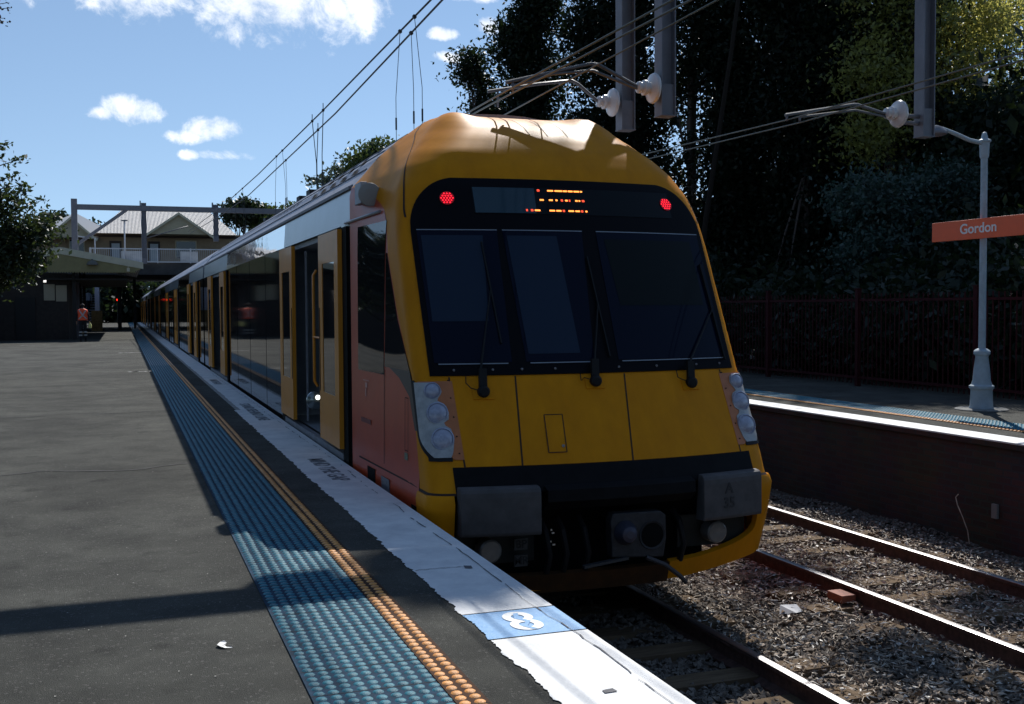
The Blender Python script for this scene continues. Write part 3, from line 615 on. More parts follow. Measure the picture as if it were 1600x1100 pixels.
for s in (-1,1):
    c=Vector(nrm(s*1.01,2.395,.02)); T=root('tail_light',(0,0,0),None,None); T.parent=TRN; T.location=c-wl(TRN)
    T['label']='lit red tail light of hexagonally packed diodes'
    n=(Vector(nrm(s*1.01,2.395,.03))-c).normalized(); fx=n.cross(Vector((0,0,1))).normalized(); fz=fx.cross(n)
    g=MB(); N_=18; g.add([c+n*.003+fx*.062*math.cos(i*6.2832/N_)+fz*.062*math.sin(i*6.2832/N_) for i in range(N_)],[tuple(range(N_))]); g.build('lens',M_tld,T)
    g=MB()
    for i in range(-2,3):
        for j in range(-2,3):
            if abs(i+j)>2: continue
            p=c+n*.005+fx*(i+j*.5)*.024+fz*j*.0208; g.add([p+fx*.0075*math.cos(t*1.0472)+fz*.0075*math.sin(t*1.0472) for t in range(6)]+[p+n*.004],[(t,(t+1)%6,6) for t in range(6)])
    g.build('diodes',M_tl,T)
# lower front: seams, hatch, orange lamp surrounds
LF=surf('front_lower_panel',lin(.305,.955,8),lambda z:-1.175-.02*(z-.3),lambda z:1.175+.02*(z-.3),M_y,TRN,na=30,off=.004,rim=.004)
f=lambda b,t:(lambda z:b+(t-b)*(z-.3)/.65)
for b,t in ((-.752,-.681),(.142,.240)): seamline(f(b,t),lin(.3,.957,8),.013,LF,off=.006)
for s in (-1,1): seamline(lambda z:s*(1.18+.02*(z-.3)),lin(.3,.957,8),.012,LF,off=.006)
hl,hr=f(-.538,-.492),f(-.396,-.342)
H_=surf('access_hatch',lin(.385,.66,3),hl,hr,M_y,TRN,na=3,off=.008,rim=.003)
for a_,b_ in ((.383,.389),(.657,.663)): surf('hatch_seam',[a_,b_],hl,hr,M_seam,H_,na=3,off=.010)
seamline(hl,lin(.385,.66,3),.008,H_,'hatch_seam',off=.010); seamline(hr,lin(.385,.66,3),.008,H_,'hatch_seam',off=.010)
pb=nrm(-.41,.43,.012); g=MB(); g.lathe(pb,[(.012,0),(.012,-.006),(.004,-.008)],10,'y'); g.build('hatch_lock',M_trim,H_)
M_len=mat('lamp_lens',(.34,.36,.46),.38,.1,var=.18,vs=30,coat=1); M_lw=mat('lamp_housing',(.40,.40,.39),.45,var=.2,vs=14,coat=.2)
for s in (-1,1):
    LH=surf('headlight',lin(.355,.925,14),(lambda z:-s*0+s*(1.175)),(lambda z:s*(1.44-.0*z) if z>.5 else s*(1.44-.20*(1-((z-.355)/.145))**1.5)),M_or,TRN,na=12,off=.007,rim=.005)
    LH['label']='headlight cluster with three round lenses in an orange surround'
    OUT=lambda z:1.475+.055*(.92-z)*1.2 if z>.52 else 1.50-.12*((.52-z)/.16)**1.6
    INN=[(.37,1.27),(.40,1.25),(.50,1.225),(.58,1.24),(.61,1.30),(.64,1.245),(.69,1.235),(.75,1.25),(.785,1.32),(.81,1.285),(.85,1.262),(.90,1.28),(.915,1.31)]
    surf('housing',lin(.37,.915,24),lambda z:s*interp(INN,z),lambda z:s*OUT(z),M_lw,LH,na=12,off=.013,rim=.008)
    surf('surround_gasket',lin(.345,.93,20),lambda z:s*(OUT(max(z,.37))-(.0 if z>.39 else .13)),lambda z:s*(OUT(max(z,.37))+.045),M_rub,LH,na=3,off=.010,rim=.006)
    surf('surround_gasket',lin(.345,.372,2),lambda z:s*1.26,lambda z:s*1.44,M_rub,LH,na=4,off=.010,rim=.006)
    for (ac,zc,rr) in ((1.335,.852,.062),(1.322,.688,.080),(1.312,.500,.084)):
        c=Vector(nrm(s*ac,zc,.016)); n=(c-Vector(nrm(s*ac,zc,.0))).normalized(); n=(n+Vector((0,-.8,0))).normalized(); fx=n.cross(Vector((0,0,1))).normalized(); fz=fx.cross(n); g=MB(); vs=[];fs=[]; N_=22
        for k_,(r_,h_) in enumerate(((1.05,-.02),(1.05,.012),(.95,.018),(.9,.010),(.7,.022),(.35,.030),(.0,.033))):
            for j in range(N_): vs.append(c+fx*rr*r_*math.cos(j*6.2832/N_)+fz*rr*r_*math.sin(j*6.2832/N_)+n*h_)
        for k_ in range(6):
            for j in range(N_): fs.append((k_*N_+j,k_*N_+(j+1)%N_,(k_+1)*N_+(j+1)%N_,(k_+1)*N_+j))
        g.add(vs,fs,0,True); g.build('lens',M_len,LH)
    g=MB()
    for zz in (.93,.80,.66,.52,.40): p=nrm(s*(1.205),zz,.008); g.lathe(p,[(.006,.004),(.006,-.004)],8,'y')
    g.build('screws',M_seam,LH)
# wipers
def wiper(a0,z0,a1,z1,loop):
    W_=root('wiper',(0,0,0),None,None); W_.parent=TRN; W_.location=Vector(nose(a0,z0))-wl(TRN)
    p=[Vector(nrm(a0,z0,.03)),Vector(nrm(a0+.01,z0+.10,.05)),Vector(nrm(a0+.005,.99,.045)),Vector(nrm(a1,z1,.04))]
    g=MB(); g.bar(p[0],p[1]+Vector((0,0,.06)),.062,.03,up=(0,1,0)); g.lathe(p[0]+Vector((0,.01,-.005)),[(.046,0),(.046,-.04),(.03,-.05)],14,'y'); g.build('pivot',M_rub,W_)
    g=MB(); g.tube([p[1],p[2],p[3]],[.014,.010,.006],6); g.build('arm',M_rub,W_)
    g=MB(); q=Vector(nrm(a1-.01,z1+.40,.030)); q0=Vector(nrm(a1+.02,z1-.42,.030)); g.bar(q0,q,.012,.02,up=(0,1,0)); g.build('blade',M_rub,W_)
    g=MB(); c=[nrm(a0-.11*loop,.96,.02),nrm(a0-.12*loop,.90,.03),nrm(a0-.09*loop,z0+.02,.035),nrm(a0-.02,z0+.0,.03)]; g.tube(c,.004,5); g.build('washer_hose',M_rub,W_)
    surf('seat_plate',lin(z0-.055,z0+.03,2),lambda z:a0-.08,lambda z:a0+.08,M_y,W_,na=3,off=.012,rim=.008)
wiper(-.955,.84,-.775,1.62,1); wiper(-.04,.90,.11,1.5,1); wiper(.84,.86,1.24,1.45,1)
# bolts under the glass
g=MB()
for a in (-1.15,-.85,-.62,-.35,-.02,.2,.55,.95,1.2): p=nrm(a,1.005,.014); g.lathe(p,[(.010,.004),(.010,-.006),(.004,-.008)],8,'y')
g.build('surround_bolts',M_dkgal,WS)
# ---- lower skirt / bumper ----
ybl=lambda z: 8.0
ZL=[-.2,-.15,-.08,0,.05,.08,.10]
for s in (-1,1):
    # corner of the bumper
    surf('bumper_corner',[-.66,-.65,-.64,-.625,-.61,-.59,-.57,-.55,-.53,-.516,-.50,-.48,-.46,-.43,-.40,-.37,-.34,-.30,-.25,-.15,-.05,.05,.085,.10],lambda z:s*(1.29 if z>-.25 else (1.29-(.7 if s>0 else .35)*((-.25-z)/.27)**3 if z>-.515 else (.47 if s>0 else .9))),
        lambda z:s*(afory(z,8.0) if z>-.3 else afory(z,8.0)-.95*(min(1,(-.3-z)/.36))**3.5),M_y,TRN,na=22,off=.018 ,rim=.05)
surf('bumper_valance',[-.68,-.64,-.60,-.56,-.53],lambda z:-.90,lambda z:.47,mat('valance_painted_shade',(.10,.042,.014),.75,c2=(.045,.022,.010),vs=4,spec=.2),TRN,na=20,off=.016,rim=.05)  # shadow under the nose painted into the valance's brown colour
for s in (-1,1): seamline(lambda z:s*afory(z,7.999),lin(-.3,2.2,2)[:1]+lin(-.2,.12,4),.006,TRN) if False else None
surf('front_seam',[.101,.121],lambda z:-afory(z,8.0),lambda z:-1.27,M_seam,TRN,na=8,off=.004); surf('front_seam',[.101,.121],lambda z:1.27,lambda z:afory(z,8.0),M_seam,TRN,na=8,off=.004)
# dark recess
g=MB(); y0=7.86; g.box((XC-1.27,y0,-.47),(XC+1.27,y0+.05,.3)); g.box((XC-.9,y0,-.62),(XC+.9,y0+.05,-.47)); g.build('recess_back',M_blk,TRN)
g=MB(); g.box((XC-1.2,8.0,-.42),(XC-.7,9.6,.10)); g.box((XC+.7,8.0,-.42),(XC+1.2,9.6,.10)); g.box((XC-.7,8.3,-.6),(XC+.7,9.6,.1)); g.build('underframe_end',M_blk,TRN)
BT=surf('bumper_top',[.12,.2,.302],lambda z:-1.27,lambda z:1.27,mat('bumper_black',(.006,.006,.007),.6,var=.3,vs=9,spec=.12),TRN,na=24,off=.006,rim=.03)
g=MB(); cc=[nrm(-.62+i*.155,.16,0) for i in range(9)]
vs=[]; 
for c in cc: vs+=[(c.x,c.y-.02,.165),(c.x,c.y-.10,.135),(c.x,c.y-.11,.05),(c.x,c.y-.03,-.02),(c.x,c.y+.1,-.03)]
g.add(vs,[(i*5+j,i*5+j+1,(i+1)*5+j+1,(i+1)*5+j) for i in range(8) for j in range(4)],0,False); g.build('bumper_beam',mat('bumper_black',(.006,.006,.007),.6),TRN)
for s in (-1,1):
    # buffer pad: rounded-top block that follows the plan curve
    g=MB(); K=10; sec=[(.02,.175),(-.03,.172),(-.055,.160),(-.068,.135),(-.072,.10),(-.075,-.16),(-.068,-.185),(.06,-.19)]
    vs=[]
    for i in range(K+1):
        a=s*(.68+(1.27-.68)*i/K); x,y,_=nose(a,.05); vs+=[(x,y+dy,z) for dy,z in sec]
    n=len(sec); fs=[(i*n+j,i*n+j+1,(i+1)*n+j+1,(i+1)*n+j) for i in range(K) for j in range(n-1)]
    g.add(vs,fs,0,False); g.add(vs[:n],[tuple(range(n))]); g.add(vs[-n:],[tuple(range(n))]); B_=g.build('buffer_pad',M_pad,TRN,bevel=.008)
    if s>0:
        for tx,zz in (('A',.055),('35',-.06)):
            x,y,_=nose(.925,.05); textmesh('marking',tx,.12,mat('stencil_grey',(.035,.033,.035),.7),B_,frame((x,y-.0765,zz),(1,.18,0),(0,0,1)),bold=.002,ext=.0015)
    # round lamp below the pad
    c=Vector((XC+(.90 if s>0 else -1.02),7.615,-.32)); FL=root('marker_lamp',(0,0,0),None,None); FL.parent=TRN; FL.location=c-wl(TRN)
    g=MB(); g.lathe(c,[(.088,.12),(.088,0),(.075,-.01),(.04,-.012)],20,'y'); g.build('lens',mat('lamp_dull',(.17,.16,.15),.35,var=.15,vs=20,coat=.5),FL)
    g=MB(); g.box((XC+s*.62,7.76,-.45),(XC+s*1.24,7.78,-.19)); g.build('lamp_panel',mat('panel_dark',(.014,.016,.015),.7,var=.3,vs=6),TRN)
# pneumatic labels
for tx,zz in (('BP',-.285),('MR',-.41)):
    g=MB(); g.box((2.74,7.62,zz-.043),(2.845,7.64,zz+.043)); pl=g.build('hose_label_plate',mat('label_grey',(.045,.045,.045),.6,var=.3,vs=40),TRN)
    textmesh('lettering',tx,.085,mat('label_ink',(.012,.012,.012),.7),pl,frame((2.793,7.6185,zz),(1,0,0),(0,0,1)),bold=.002,ext=.001)
# coupler
CP=root('coupler',(0,0,0),None,None); CP.parent=TRN; CP.location=Vector((3.72,7.55,-.28))-wl(TRN)
M_cp=mat('coupler_grey',(.034,.034,.038),.6,.2,var=.35,vs=18,bump=.3,bs=30)
g=MB(); g.prism([(3.49,-.42),(3.93,-.45),(3.955,-.30),(3.95,-.12),(3.90,-.085),(3.50,-.08),(3.48,-.14)],'y',7.50,7.60); g.build('face_plate',M_cp,CP,bevel=.01)
g=MB(); g.lathe((3.60,7.505,-.235),[(.095,.0),(.09,-.03),(.06,-.09),(.03,-.10)],18,'y'); g.build('cone',mat('cone_steel',(.07,.07,.10),.4,.4),CP)
g=MB(); g.lathe((3.83,7.497,-.27),[(.115,0),(.11,-.006),(.095,.0)],20,'y'); g.build('cup_ring',M_cp,CP)
g=MB(); g.lathe((3.83,7.493,-.27),[(.094,0),(.05,-.001)],20,'y'); g.build('cup_hole',M_blk,CP)
g=MB(); g.box((3.6,7.6,-.38),(3.82,8.6,-.16)); g.build('shank',M_cp,CP)
g=MB(); g.bar((3.25,7.50,-.47),(3.62,7.50,-.43),.05,.02); g.build('step_bracket',mat('bracket_grey',(.05,.05,.052),.6),CP)
g=MB(); g.tube([(3.78,7.5,-.44),(3.92,7.46,-.50),(4.05,7.46,-.60),(4.12,7.5,-.66)],.018,8); g.build('uncoupling_lever',mat('lever_grey',(.06,.055,.06),.6),CP)
g=MB()
for k,(x,z,sx) in enumerate([(3.05,-.21,.012),(3.06,-.235,.02),(3.04,-.30,.016),(3.065,-.325,.022)]): g.box((x,7.66,z),(x+sx,7.67,z+.012))
g.build('glint_plate',mat('glint_alu',(.8,.8,.8),.3,.6),TRN)
for x in (2.98,3.12,3.3,4.12): g=MB(); g.tube([(x,7.72,-.12),(x+.01,7.62,-.2),(x+.03,7.58,-.38),(x+.02,7.63,-.52)],.024,8); g.build('air_hose',M_rub,TRN)
# horn on the cab side
c=Vector((2.085,9.52,2.50)); HN=root('horn',(0,0,0),None,None); HN.parent=TRN; HN.location=c-wl(TRN)
g=MB(); g.box((2.02,9.60,2.43),(2.08,9.86,2.62)); g.build('bracket',M_gal,HN,bevel=.004)
g=MB(); g.lathe(c+Vector((0,.05,0)),[(.03,.18),(.05,.05),(.085,0),(.105,-.05),(.10,-.055),(.05,-.062)],20,'y'); g.build('bell',mat('horn_grey',(.30,.29,.27),.5,.2),HN)
# thin rain strip over cab windows and door
g=MB(); g.tube([nrm(-afory(2.33,9.3),2.33,.012),nrm(-afory(2.32,9.7),2.32,.014),(2.04,10.2,2.31),(2.035,10.4,2.31)],.014,6); g.build('rain_strip',M_trim,TRN)
# seams and small marks on the red side
def sseam(y,z0,z1,wd=.012): return surf('side_seam',lin(z0,z1,6),lambda z:-afory(z,y),lambda z:-afory(z,y+wd),M_seam,CS,na=1,off=.004)
sseam(9.05,.17,.98); surf('side_seam',[.115,.13],lambda z:-afory(z,8.05),lambda z:-afory(z,9.95),M_seam,CS,na=8,off=.004)
for (y,z0,z1) in ((8.33,.36,.78),(8.42,.36,.78)): sseam(y,z0,z1,.007)
for z in (.36,.78): surf('side_seam',[z,z+.007],lambda z:-afory(z,8.33),lambda z:-afory(z,8.427),M_seam,CS,na=1,off=.004)
def splate(nm,y0,y1,z0,z1,m,off=.006): return surf(nm,[z0,z1],lambda z:-afory(z,y0),lambda z:-afory(z,y1),m,CS,na=1,off=off,rim=.004)
splate('small_label',8.34,8.43,.29,.345,mat('label_green',(.20,.20,.13),.6,var=.4,vs=60))
splate('warning_label',8.86,9.12,-.16,.06,mat('label_pale',(.25,.25,.27),.5,c2=(.12,.12,.14),vs=45))
splate('grille_opening',9.35,9.62,-.18,.08,M_blk); splate('grille_opening',8.06,8.2,-.2,-.03,M_blk)
splate('fleet_number',9.5,9.85,.46,.50,mat('num_dark',(.20,.04,.03),.6))
g=MB()
for (a_,b_,c_,d_) in ((9.55,9.78,.84,.85),(9.62,9.70,.78,.825),(9.66,9.70,.70,.77)): surf('faint_emblem',[c_,d_],lambda z:-afory(z,a_),lambda z:-afory(z,b_),mat('emblem_pale',(.62,.30,.24),.5),CS,na=1,off=.004)

# ---- carriage bodies ----
CR=[(1.52,-.2),(1.52,2.3),(1.50,2.63)]; RC=[(1.50,2.63),(1.40,2.74),(1.24,2.93),(1.04,3.10),(.79,3.25),(.5,3.36),(.25,3.392),(0,3.40)]
def roofmesh(y0,y1,name,par):
    g=MB(); P=[(XC-x,z) for x,z in RC]+[(XC+x,z) for x,z in RC[::-1][1:]]; n=len(P)
    g.add([(x,y0,z) for x,z in P]+[(x,y1,z) for x,z in P],[(i,i+1,n+i+1,n+i) for i in range(n-1)],0,True)
    g.add([(x,y0,z) for x,z in P],[tuple(range(n))]); g.add([(x,y1,z) for x,z in P],[tuple(range(n))]); return g
def carriage(y0,y1,doors,first):
    if first: C=TRN
    else:
        C=root('carriage',(0,0,0),None,None); C.parent=TRN; C.location=Vector((XC,y0,-1.03))-wl(TRN)
    rf=roofmesh(y0,y1,'roof',C).build('roof',M_roof,C)
    g=MB()
    for k in range(9):   # roof steps / ribs running along the roof
        pass
    # roof ribs
    for x,z in ((1.47,2.672),(1.33,2.83),(1.15,3.01),(.92,3.18)): g.bar((XC-x,y0+.1,z),(XC-x,y1-.1,z),.012,.010)
    if first: g.build('roof_ribs',mat('rib_dark',(.16,.16,.19),.6),rf)
    g=MB(); g.box((XC+.3,y0+.05,-.6),(XC+1.52,y1,2.63)); g.build('far_side_body',M_steel,C)
    segs=[]; y=y0
    for d in doors: segs.append((y,d[0]+.12)); y=d[1]-.12
    segs.append((y,y1))
    for a,b in segs: MB().box((2.05,a,-.22),(2.12,b,2.30)).build('side_wall',M_steel,C)
    # bright cant strip above windows, grey above doors
    g1=MB(); g2=MB()
    segs2=[]; y=y0
    for d in doors: segs2.append((y,d[0],1)); segs2.append((d[0],d[1],0)); y=d[1]
    segs2.append((y,y1,1))
    for a,b,k in segs2:
        if first and (a==y0 or a>20): k=0
        if not first and b-a<3: k=0
        G_=MB()
        G_.add([(2.05,a,2.30),(2.05,b,2.30),(2.075,b,2.63),(2.075,a,2.63),(2.13,a,2.3),(2.13,b,2.3),(2.13,b,2.62),(2.13,a,2.62)],[(0,1,2,3),(4,5,6,7),(0,3,7,4),(1,2,6,5)])
        G_.build('bright_cant_panel' if k else 'grey_cant_panel',M_mirror if k else M_grey,C)
    g=MB(); g.box((2.052,y0+.05,2.625),(2.10,y1-.05,2.655)); g.build('gutter',M_dkgal,C)
    # interior floor, lining
    for di,d in enumerate(doors):
        shut=(not first) and not (y0<31 and di==0)
        g=MB(); g.box((2.10,d[0],.02),(XC+.3,d[1],.06)); g.box((XC+.2,d[0],.06),(XC+.29,d[1],2.3)); g.box((2.13,d[0]-.02,.06),(XC+.3,d[0]+.02,2.3)); g.box((2.13,d[1]-.02,.06),(XC+.3,d[1]+.02,2.3)); g.box((2.1,d[0],2.24),(XC+.3,d[1],2.3)); g.build('vestibule',mat('interior_dark',(.30,.32,.34),.5,var=.2,vs=3),C)
        g=MB(); g.box((2.03,d[0]+.05,-.01),(2.13,d[1]-.05,.06)); g.build('door_sill',M_dkgal,C)
        for e in (0,1):
            a,b=(d[0],d[0]+1.10) if e==0 else (d[1]-1.10,d[1])
            if shut: m_=(d[0]+d[1])/2; a,b=(m_-1.1,m_) if e==0 else (m_,m_+1.1)
            g=MB(); zb,zt=.115,2.265
            wa,wb=a+.20,b-.22; x0,x1=(1.985,2.03) if not shut else (2.03,2.06)
            for bx in (((x0,a,zb),(x1,wa,zt)),((x0,wb,zb),(x1,b,zt)),((x0,wa,zb),(x1,wb,.62)),((x0,wa,1.96),(x1,wb,zt))): g.box(*bx)
            D=g.build('door_leaf',M_dy,C)
            g=MB(); g.box((x0+.006,wa,.62),(x1-.01,wb,1.96)); g.build('door_window',M_gdark,D)
            if first:
                g=MB(); g.box((x0-.006,(b-.06 if e==0 else a+.02),.62),(x0+.003,(b-.045 if e==0 else a+.035),1.5)); g.build('edge_strip',M_rub,D)
        for yy_ in (d[0]-.22,d[1]-.02): MB().box((2.03,yy_,.0),(2.055,yy_+.24,2.28)).build('door_pocket_edge',M_blk,C)
    if first:
        d=doors[0]; g=MB(); g.tube([(2.16,12.82,.58),(2.12,12.80,.64),(2.12,12.80,1.88),(2.16,12.82,1.94)],.018,8); g.tube([(2.12,12.80,1.16),(2.12,12.0,1.16)],.012,8); g.build('grab_pole',mat('pole_orange',(.85,.30,.03),.35),C)
        g=MB(); g.box((2.14,13.50,.1),(2.16,13.55,2.2)); g.build('door_edge_post',M_gal,C)
        c=(2.12,12.75,.42); g=MB(); g.lathe(c,[(.11,.02),(.105,-.01),(.07,-.03),(.01,-.038)],20,'y'); g.build('reflection_disc',mat('reflection_grey',(.22,.25,.25),.15,.6),C)  # grey disc standing in for a round reflection in the doorway
        g=MB(); g.lathe((2.14,12.70,.455),[(.028,.01),(.026,-.006),(.01,-.012)],12,'y'); g.build('reflection_spot',mat('reflection_glow',(.9,.9,.85),.4,emit=(1,1,.92),es=2.5),C)  # glowing spot imitates the bright part of that reflection, no lamp here
    g=MB(); g.box((2.12,y0+.3,-.55),(XC+1.4,y1-.3,-.2)); g.build('underframe',M_blk,C)
    # panel joints on the side
    for a,b in segs:
        if b-a>4:
            k=4
            for i in range(1,k): yy_=a+(b-a)*i/k; MB().box((2.0475,yy_-.006,-.19),(2.051,yy_+.006,2.29)).build('panel_joint',M_blk,C)
    # bogies
    for yc in (y0+3.2,y1-3):
        g=MB(); g.box((XC-1.0,yc-1.5,-.85),(XC-.82,yc+1.5,-.55)); g.box((XC+.82,yc-1.5,-.85),(XC+1.0,yc+1.5,-.55)); g.box((XC-.9,yc-.2,-.8),(XC+.9,yc+.2,-.5)); g.build('bogie',M_blk,C)
        if first:
            for dy in (-1.2,1.2):
                g=MB()
                for s in (-1,1): g.lathe((XC+s*.74-.02,yc+dy,-.61),[(.42,-.05),(.42,.05)],24,'x')
                g.lathe((XC,yc+dy,-.61),[(.08,-.7),(.08,.7)],12,'x'); g.build('wheelset',M_dkgal,C)
    return C
carriage(10.25,29.7,[(10.56,14.7),(23.1,27.6)],True)
y=30.15
for i in range(7):
    carriage(y,y+19.8,[(y+2.0,y+6.3),(y+13.4,y+17.7)],False); 
    g=MB(); g.box((XC-1.2,y-.42,-.1),(XC+1.2,y,2.9)); g.build('gangway',M_blk,TRN); y+=20.3
# cab roof closure behind the hood + louvres + roof boxes
o=surf('cab_roof_end',Z3,lambda z:-afory(z,yb(z)),lambda z:-afory(z,YE),M_roof,TRN,na=6) if False else None
for s in (-1,1):
    g=loft_side(Z3,yb,lambda z:YE,s,3); g.build('hood_edge',M_y,TRN)
LV=root('roof_louvres',(0,0,0),None,None); LV.parent=TRN; LV.location=Vector((2.4,13,3.0))-wl(TRN)
def onroof(t,y,off=.012):
    # t=0 gutter .. 1 near crown on left side
    P=[Vector((XC-x,0,z)) for x,z in RC[:6]]; k=t*5; i=min(4,int(k)); p=P[i].lerp(P[i+1],k-i); d=(P[i+1]-P[i]).normalized(); n=Vector((-d.z,0,d.x)); return Vector((p.x,y,p.z))+n*off
g=MB()
for r_ in range(4):
    for c_ in range(5):
        y=10.9+c_*.62+(r_%2)*.2; t=.30+r_*.14
        g.add([onroof(t,y),onroof(t+.075,y+.10),onroof(t+.075,y+.34),onroof(t,y+.24)],[(0,1,2,3)])
for c_ in range(8):
    y=15.2+c_*.33; g.add([onroof(.38,y),onroof(.75,y+.30),onroof(.75,y+.42),onroof(.38,y+.12)],[(0,1,2,3)])
g.build('louvre_slots',M_blk,LV)
g=MB(); 
for y in (18.5,19.6,24.5): g.box((XC-.55,y,3.36),(XC-.30,y+.35,3.50))
g.build('roof_boxes',M_rub,TRN)
# ================= overhead gantry near the camera =================
M_gl=mat('gantry_steel',(.17,.17,.19),.55,.25,var=.12,vs=5); M_ins=mat('porcelain',(.62,.60,.59),.25,coat=.5,var=.06,vs=10)
q=root('overhead_gantry',(-3.4,10.15,0),'grey steel overhead line gantry with drop posts and white disc insulators above the train','gantry')
g=MB(); g.box((-3.6,10.05,5.18),(14.0,10.25,5.52)); g.build('beam',M_gl,q)
g=MB(); g.box((3.45,10.08,4.98),(3.85,10.3,5.18)); g.build('terminal_box',M_gl,q)
for x in (-3.5,13.9): g=MB(); g.box((x-.12,10.03,-.2),(x+.12,10.27,5.32)); g.build('leg',M_gl,q)
def hpost(cx,cy,zb,zt,par,a=.078,b=.078,name='drop_post'):
    g=MB(); t=.014
    g.box((cx-a,cy-b,zb),(cx-a+t,cy+b,zt)); g.box((cx+a-t,cy-b,zb),(cx+a,cy+b,zt)); g.box((cx-a+t,cy-.007,zb),(cx+a-t,cy+.007,zt)); g.box((cx-a-.004,cy-b-.004,zb-.012),(cx+a+.004,cy+b+.004,zb))
    g.box((cx-a+t,cy-b+.02,zb),(cx+a-t,cy-b+.03,zb+.30)); return g.build(name,M_gl,par)
for cx,cy in ((5.1,10.6),(5.1,9.7),(8.42,9.9)):
    hpost(cx,cy,3.38 if cx<8 else 3.36,5.5,q)
    g=MB(); g.bar((cx,cy,5.42),(cx,10.15,5.42),.12,.12); g.build('bracket',M_gl,q) if abs(cy-10.15)>.1 else None
def insul(c,par):
    I=MB(); I.lathe(c,[(.035,.13),(.04,.07),(.10,.055),(.145,.035),(.15,.02),(.14,.0),(.10,-.015),(.06,-.03),(.055,-.06),(.075,-.065),(.075,-.09),(.05,-.10),(.05,-.125),(.06,-.13),(.055,-.15),(.02,-.16)],22,'x'); return I.build('disc_insulator',M_ins,par)
insul(Vector((4.93,10.6,3.66)),q); insul(Vector((4.95,9.7,3.64)),q); insul(Vector((8.05,9.9,3.59)),q)
def arm(pts,par,r=.018):
    g=MB(); g.tube(pts,r,7); return g.build('registration_arm',mat('arm_alloy',(.12,.12,.125),.45,.4,var=.1,vs=9),par)
arm([(4.78,10.6,3.66),(4.55,10.6,3.83),(4.48,10.6,3.86),(4.1,10.6,3.80),(3.55,10.6,3.69)],q); arm([(4.80,9.7,3.645),(4.38,9.7,3.83),(4.30,9.7,3.835),(3.43,9.7,3.60)],q)
arm([(4.80,9.7,3.625),(4.32,9.7,3.77),(3.9,9.7,3.71),(3.5,9.7,3.57)],q,.016)
arm([(7.9,9.9,3.58),(7.53,9.9,3.66),(7.48,9.9,3.66),(6.62,9.9,3.50)],q); arm([(7.9,9.9,3.55),(7.5,9.9,3.60),(6.80,9.9,3.49)],q,.014)
for p in ((8.25,9.9,3.575),(8.28,9.9,3.50)): g=MB(); g.tube([(p[0]-.12,9.9,p[2]),(p[0]+.14,9.9,p[2])],.024,7); g.build('insulator_pin',M_dkgal,q)
g=MB(); 
for a_,b_ in (((3.5,9.7,3.60),(3.5,9.7,3.52)),((3.66,10.6,3.71),(3.66,10.6,3.54)),((6.64,9.9,3.50),(6.64,9.9,3.44)),((6.8,9.9,3.49),(6.8,9.9,3.44))): g.tube([a_,b_],.012,6)
g.build('dropper_clamp',M_dkgal,q)
# ---- wires ----
M_wd=mat('copper_dark',(.035,.04,.045),.6,.3); M_wl=mat('copper_light',(.16,.17,.14),.5,.4)
def wire(nm,lab,pts,r,m=M_wd): 
    g=MB(); g.tube(pts,r,6,cap=False); return tag(g.build(nm,m,loc=pts[0]),lab,'overhead wire')
wire('contact_wire','contact wire over the train, left one of the close pair',[(3.45,-4,3.44),(3.43,9.7,3.52),(3.5,62,3.6),(3.5,300,3.6)],.0085,M_wl)
wire('contact_wire','contact wire over the train, right one of the close pair',[(3.60,-4,3.42),(3.56,10.6,3.55),(3.6,62,3.6),(3.62,300,3.6)],.0085,M_wl)
wire('contact_wire','lower wire crossing behind the drop posts toward top centre',[(4.35,-4,3.95),(3.95,7.5,3.62),(3.75,13,3.45),(3.7,62,3.6)],.007,M_wl)
wire('contact_wire','upper wire of the close pair above the far empty track',[(6.98,-4,3.50),(6.9,7,3.53),(6.64,9.9,3.45),(6.9,14,3.62),(6.95,62,3.6)],.008,M_wl)
wire('contact_wire','lower wire of the close pair above the far empty track',[(7.08,-4,3.46),(6.98,7,3.49),(6.80,9.9,3.43),(6.98,14,3.56),(7.0,62,3.6)],.008,M_wl)
def cat(x0,z0,x1,z1,sag,n=14,y0=-10,y1=62): return [(x0+(x1-x0)*i/n,y0+(y1-y0)*i/n,z0+(z1-z0)*i/n-sag*math.sin(math.pi*i/n)) for i in range(n+1)]
MW=[wire('messenger_wire','thick upper cable rising across the sky, left of the pair',[(3.66,4,5.38),(3.57,12.73,5.19),(3.55,20.3,5.12),(3.53,30,5.10),(3.51,41,5.20),(3.5,62,5.7)],.013),
    wire('messenger_wire','thick upper cable rising across the sky, right of the pair',[(3.66,4,5.22),(3.57,12.24,5.06),(3.59,19.1,4.90),(3.58,32.7,4.82),(3.56,41,4.95),(3.6,62,5.6)],.013)]
def onw(pts,y):
    for a,b in zip(pts,pts[1:]):
        if a[1]<=y<=b[1]: t=(y-a[1])/(b[1]-a[1]); return tuple(a[k]+(b[k]-a[k])*t for k in range(3))
PA=[(3.66,4,5.38),(3.57,12.73,5.19),(3.55,20.3,5.12),(3.53,30,5.10),(3.51,41,5.20),(3.5,62,5.7)]; PB=[(3.66,4,5.22),(3.57,12.24,5.06),(3.59,19.1,4.90),(3.58,32.7,4.82),(3.56,41,4.95),(3.6,62,5.6)]
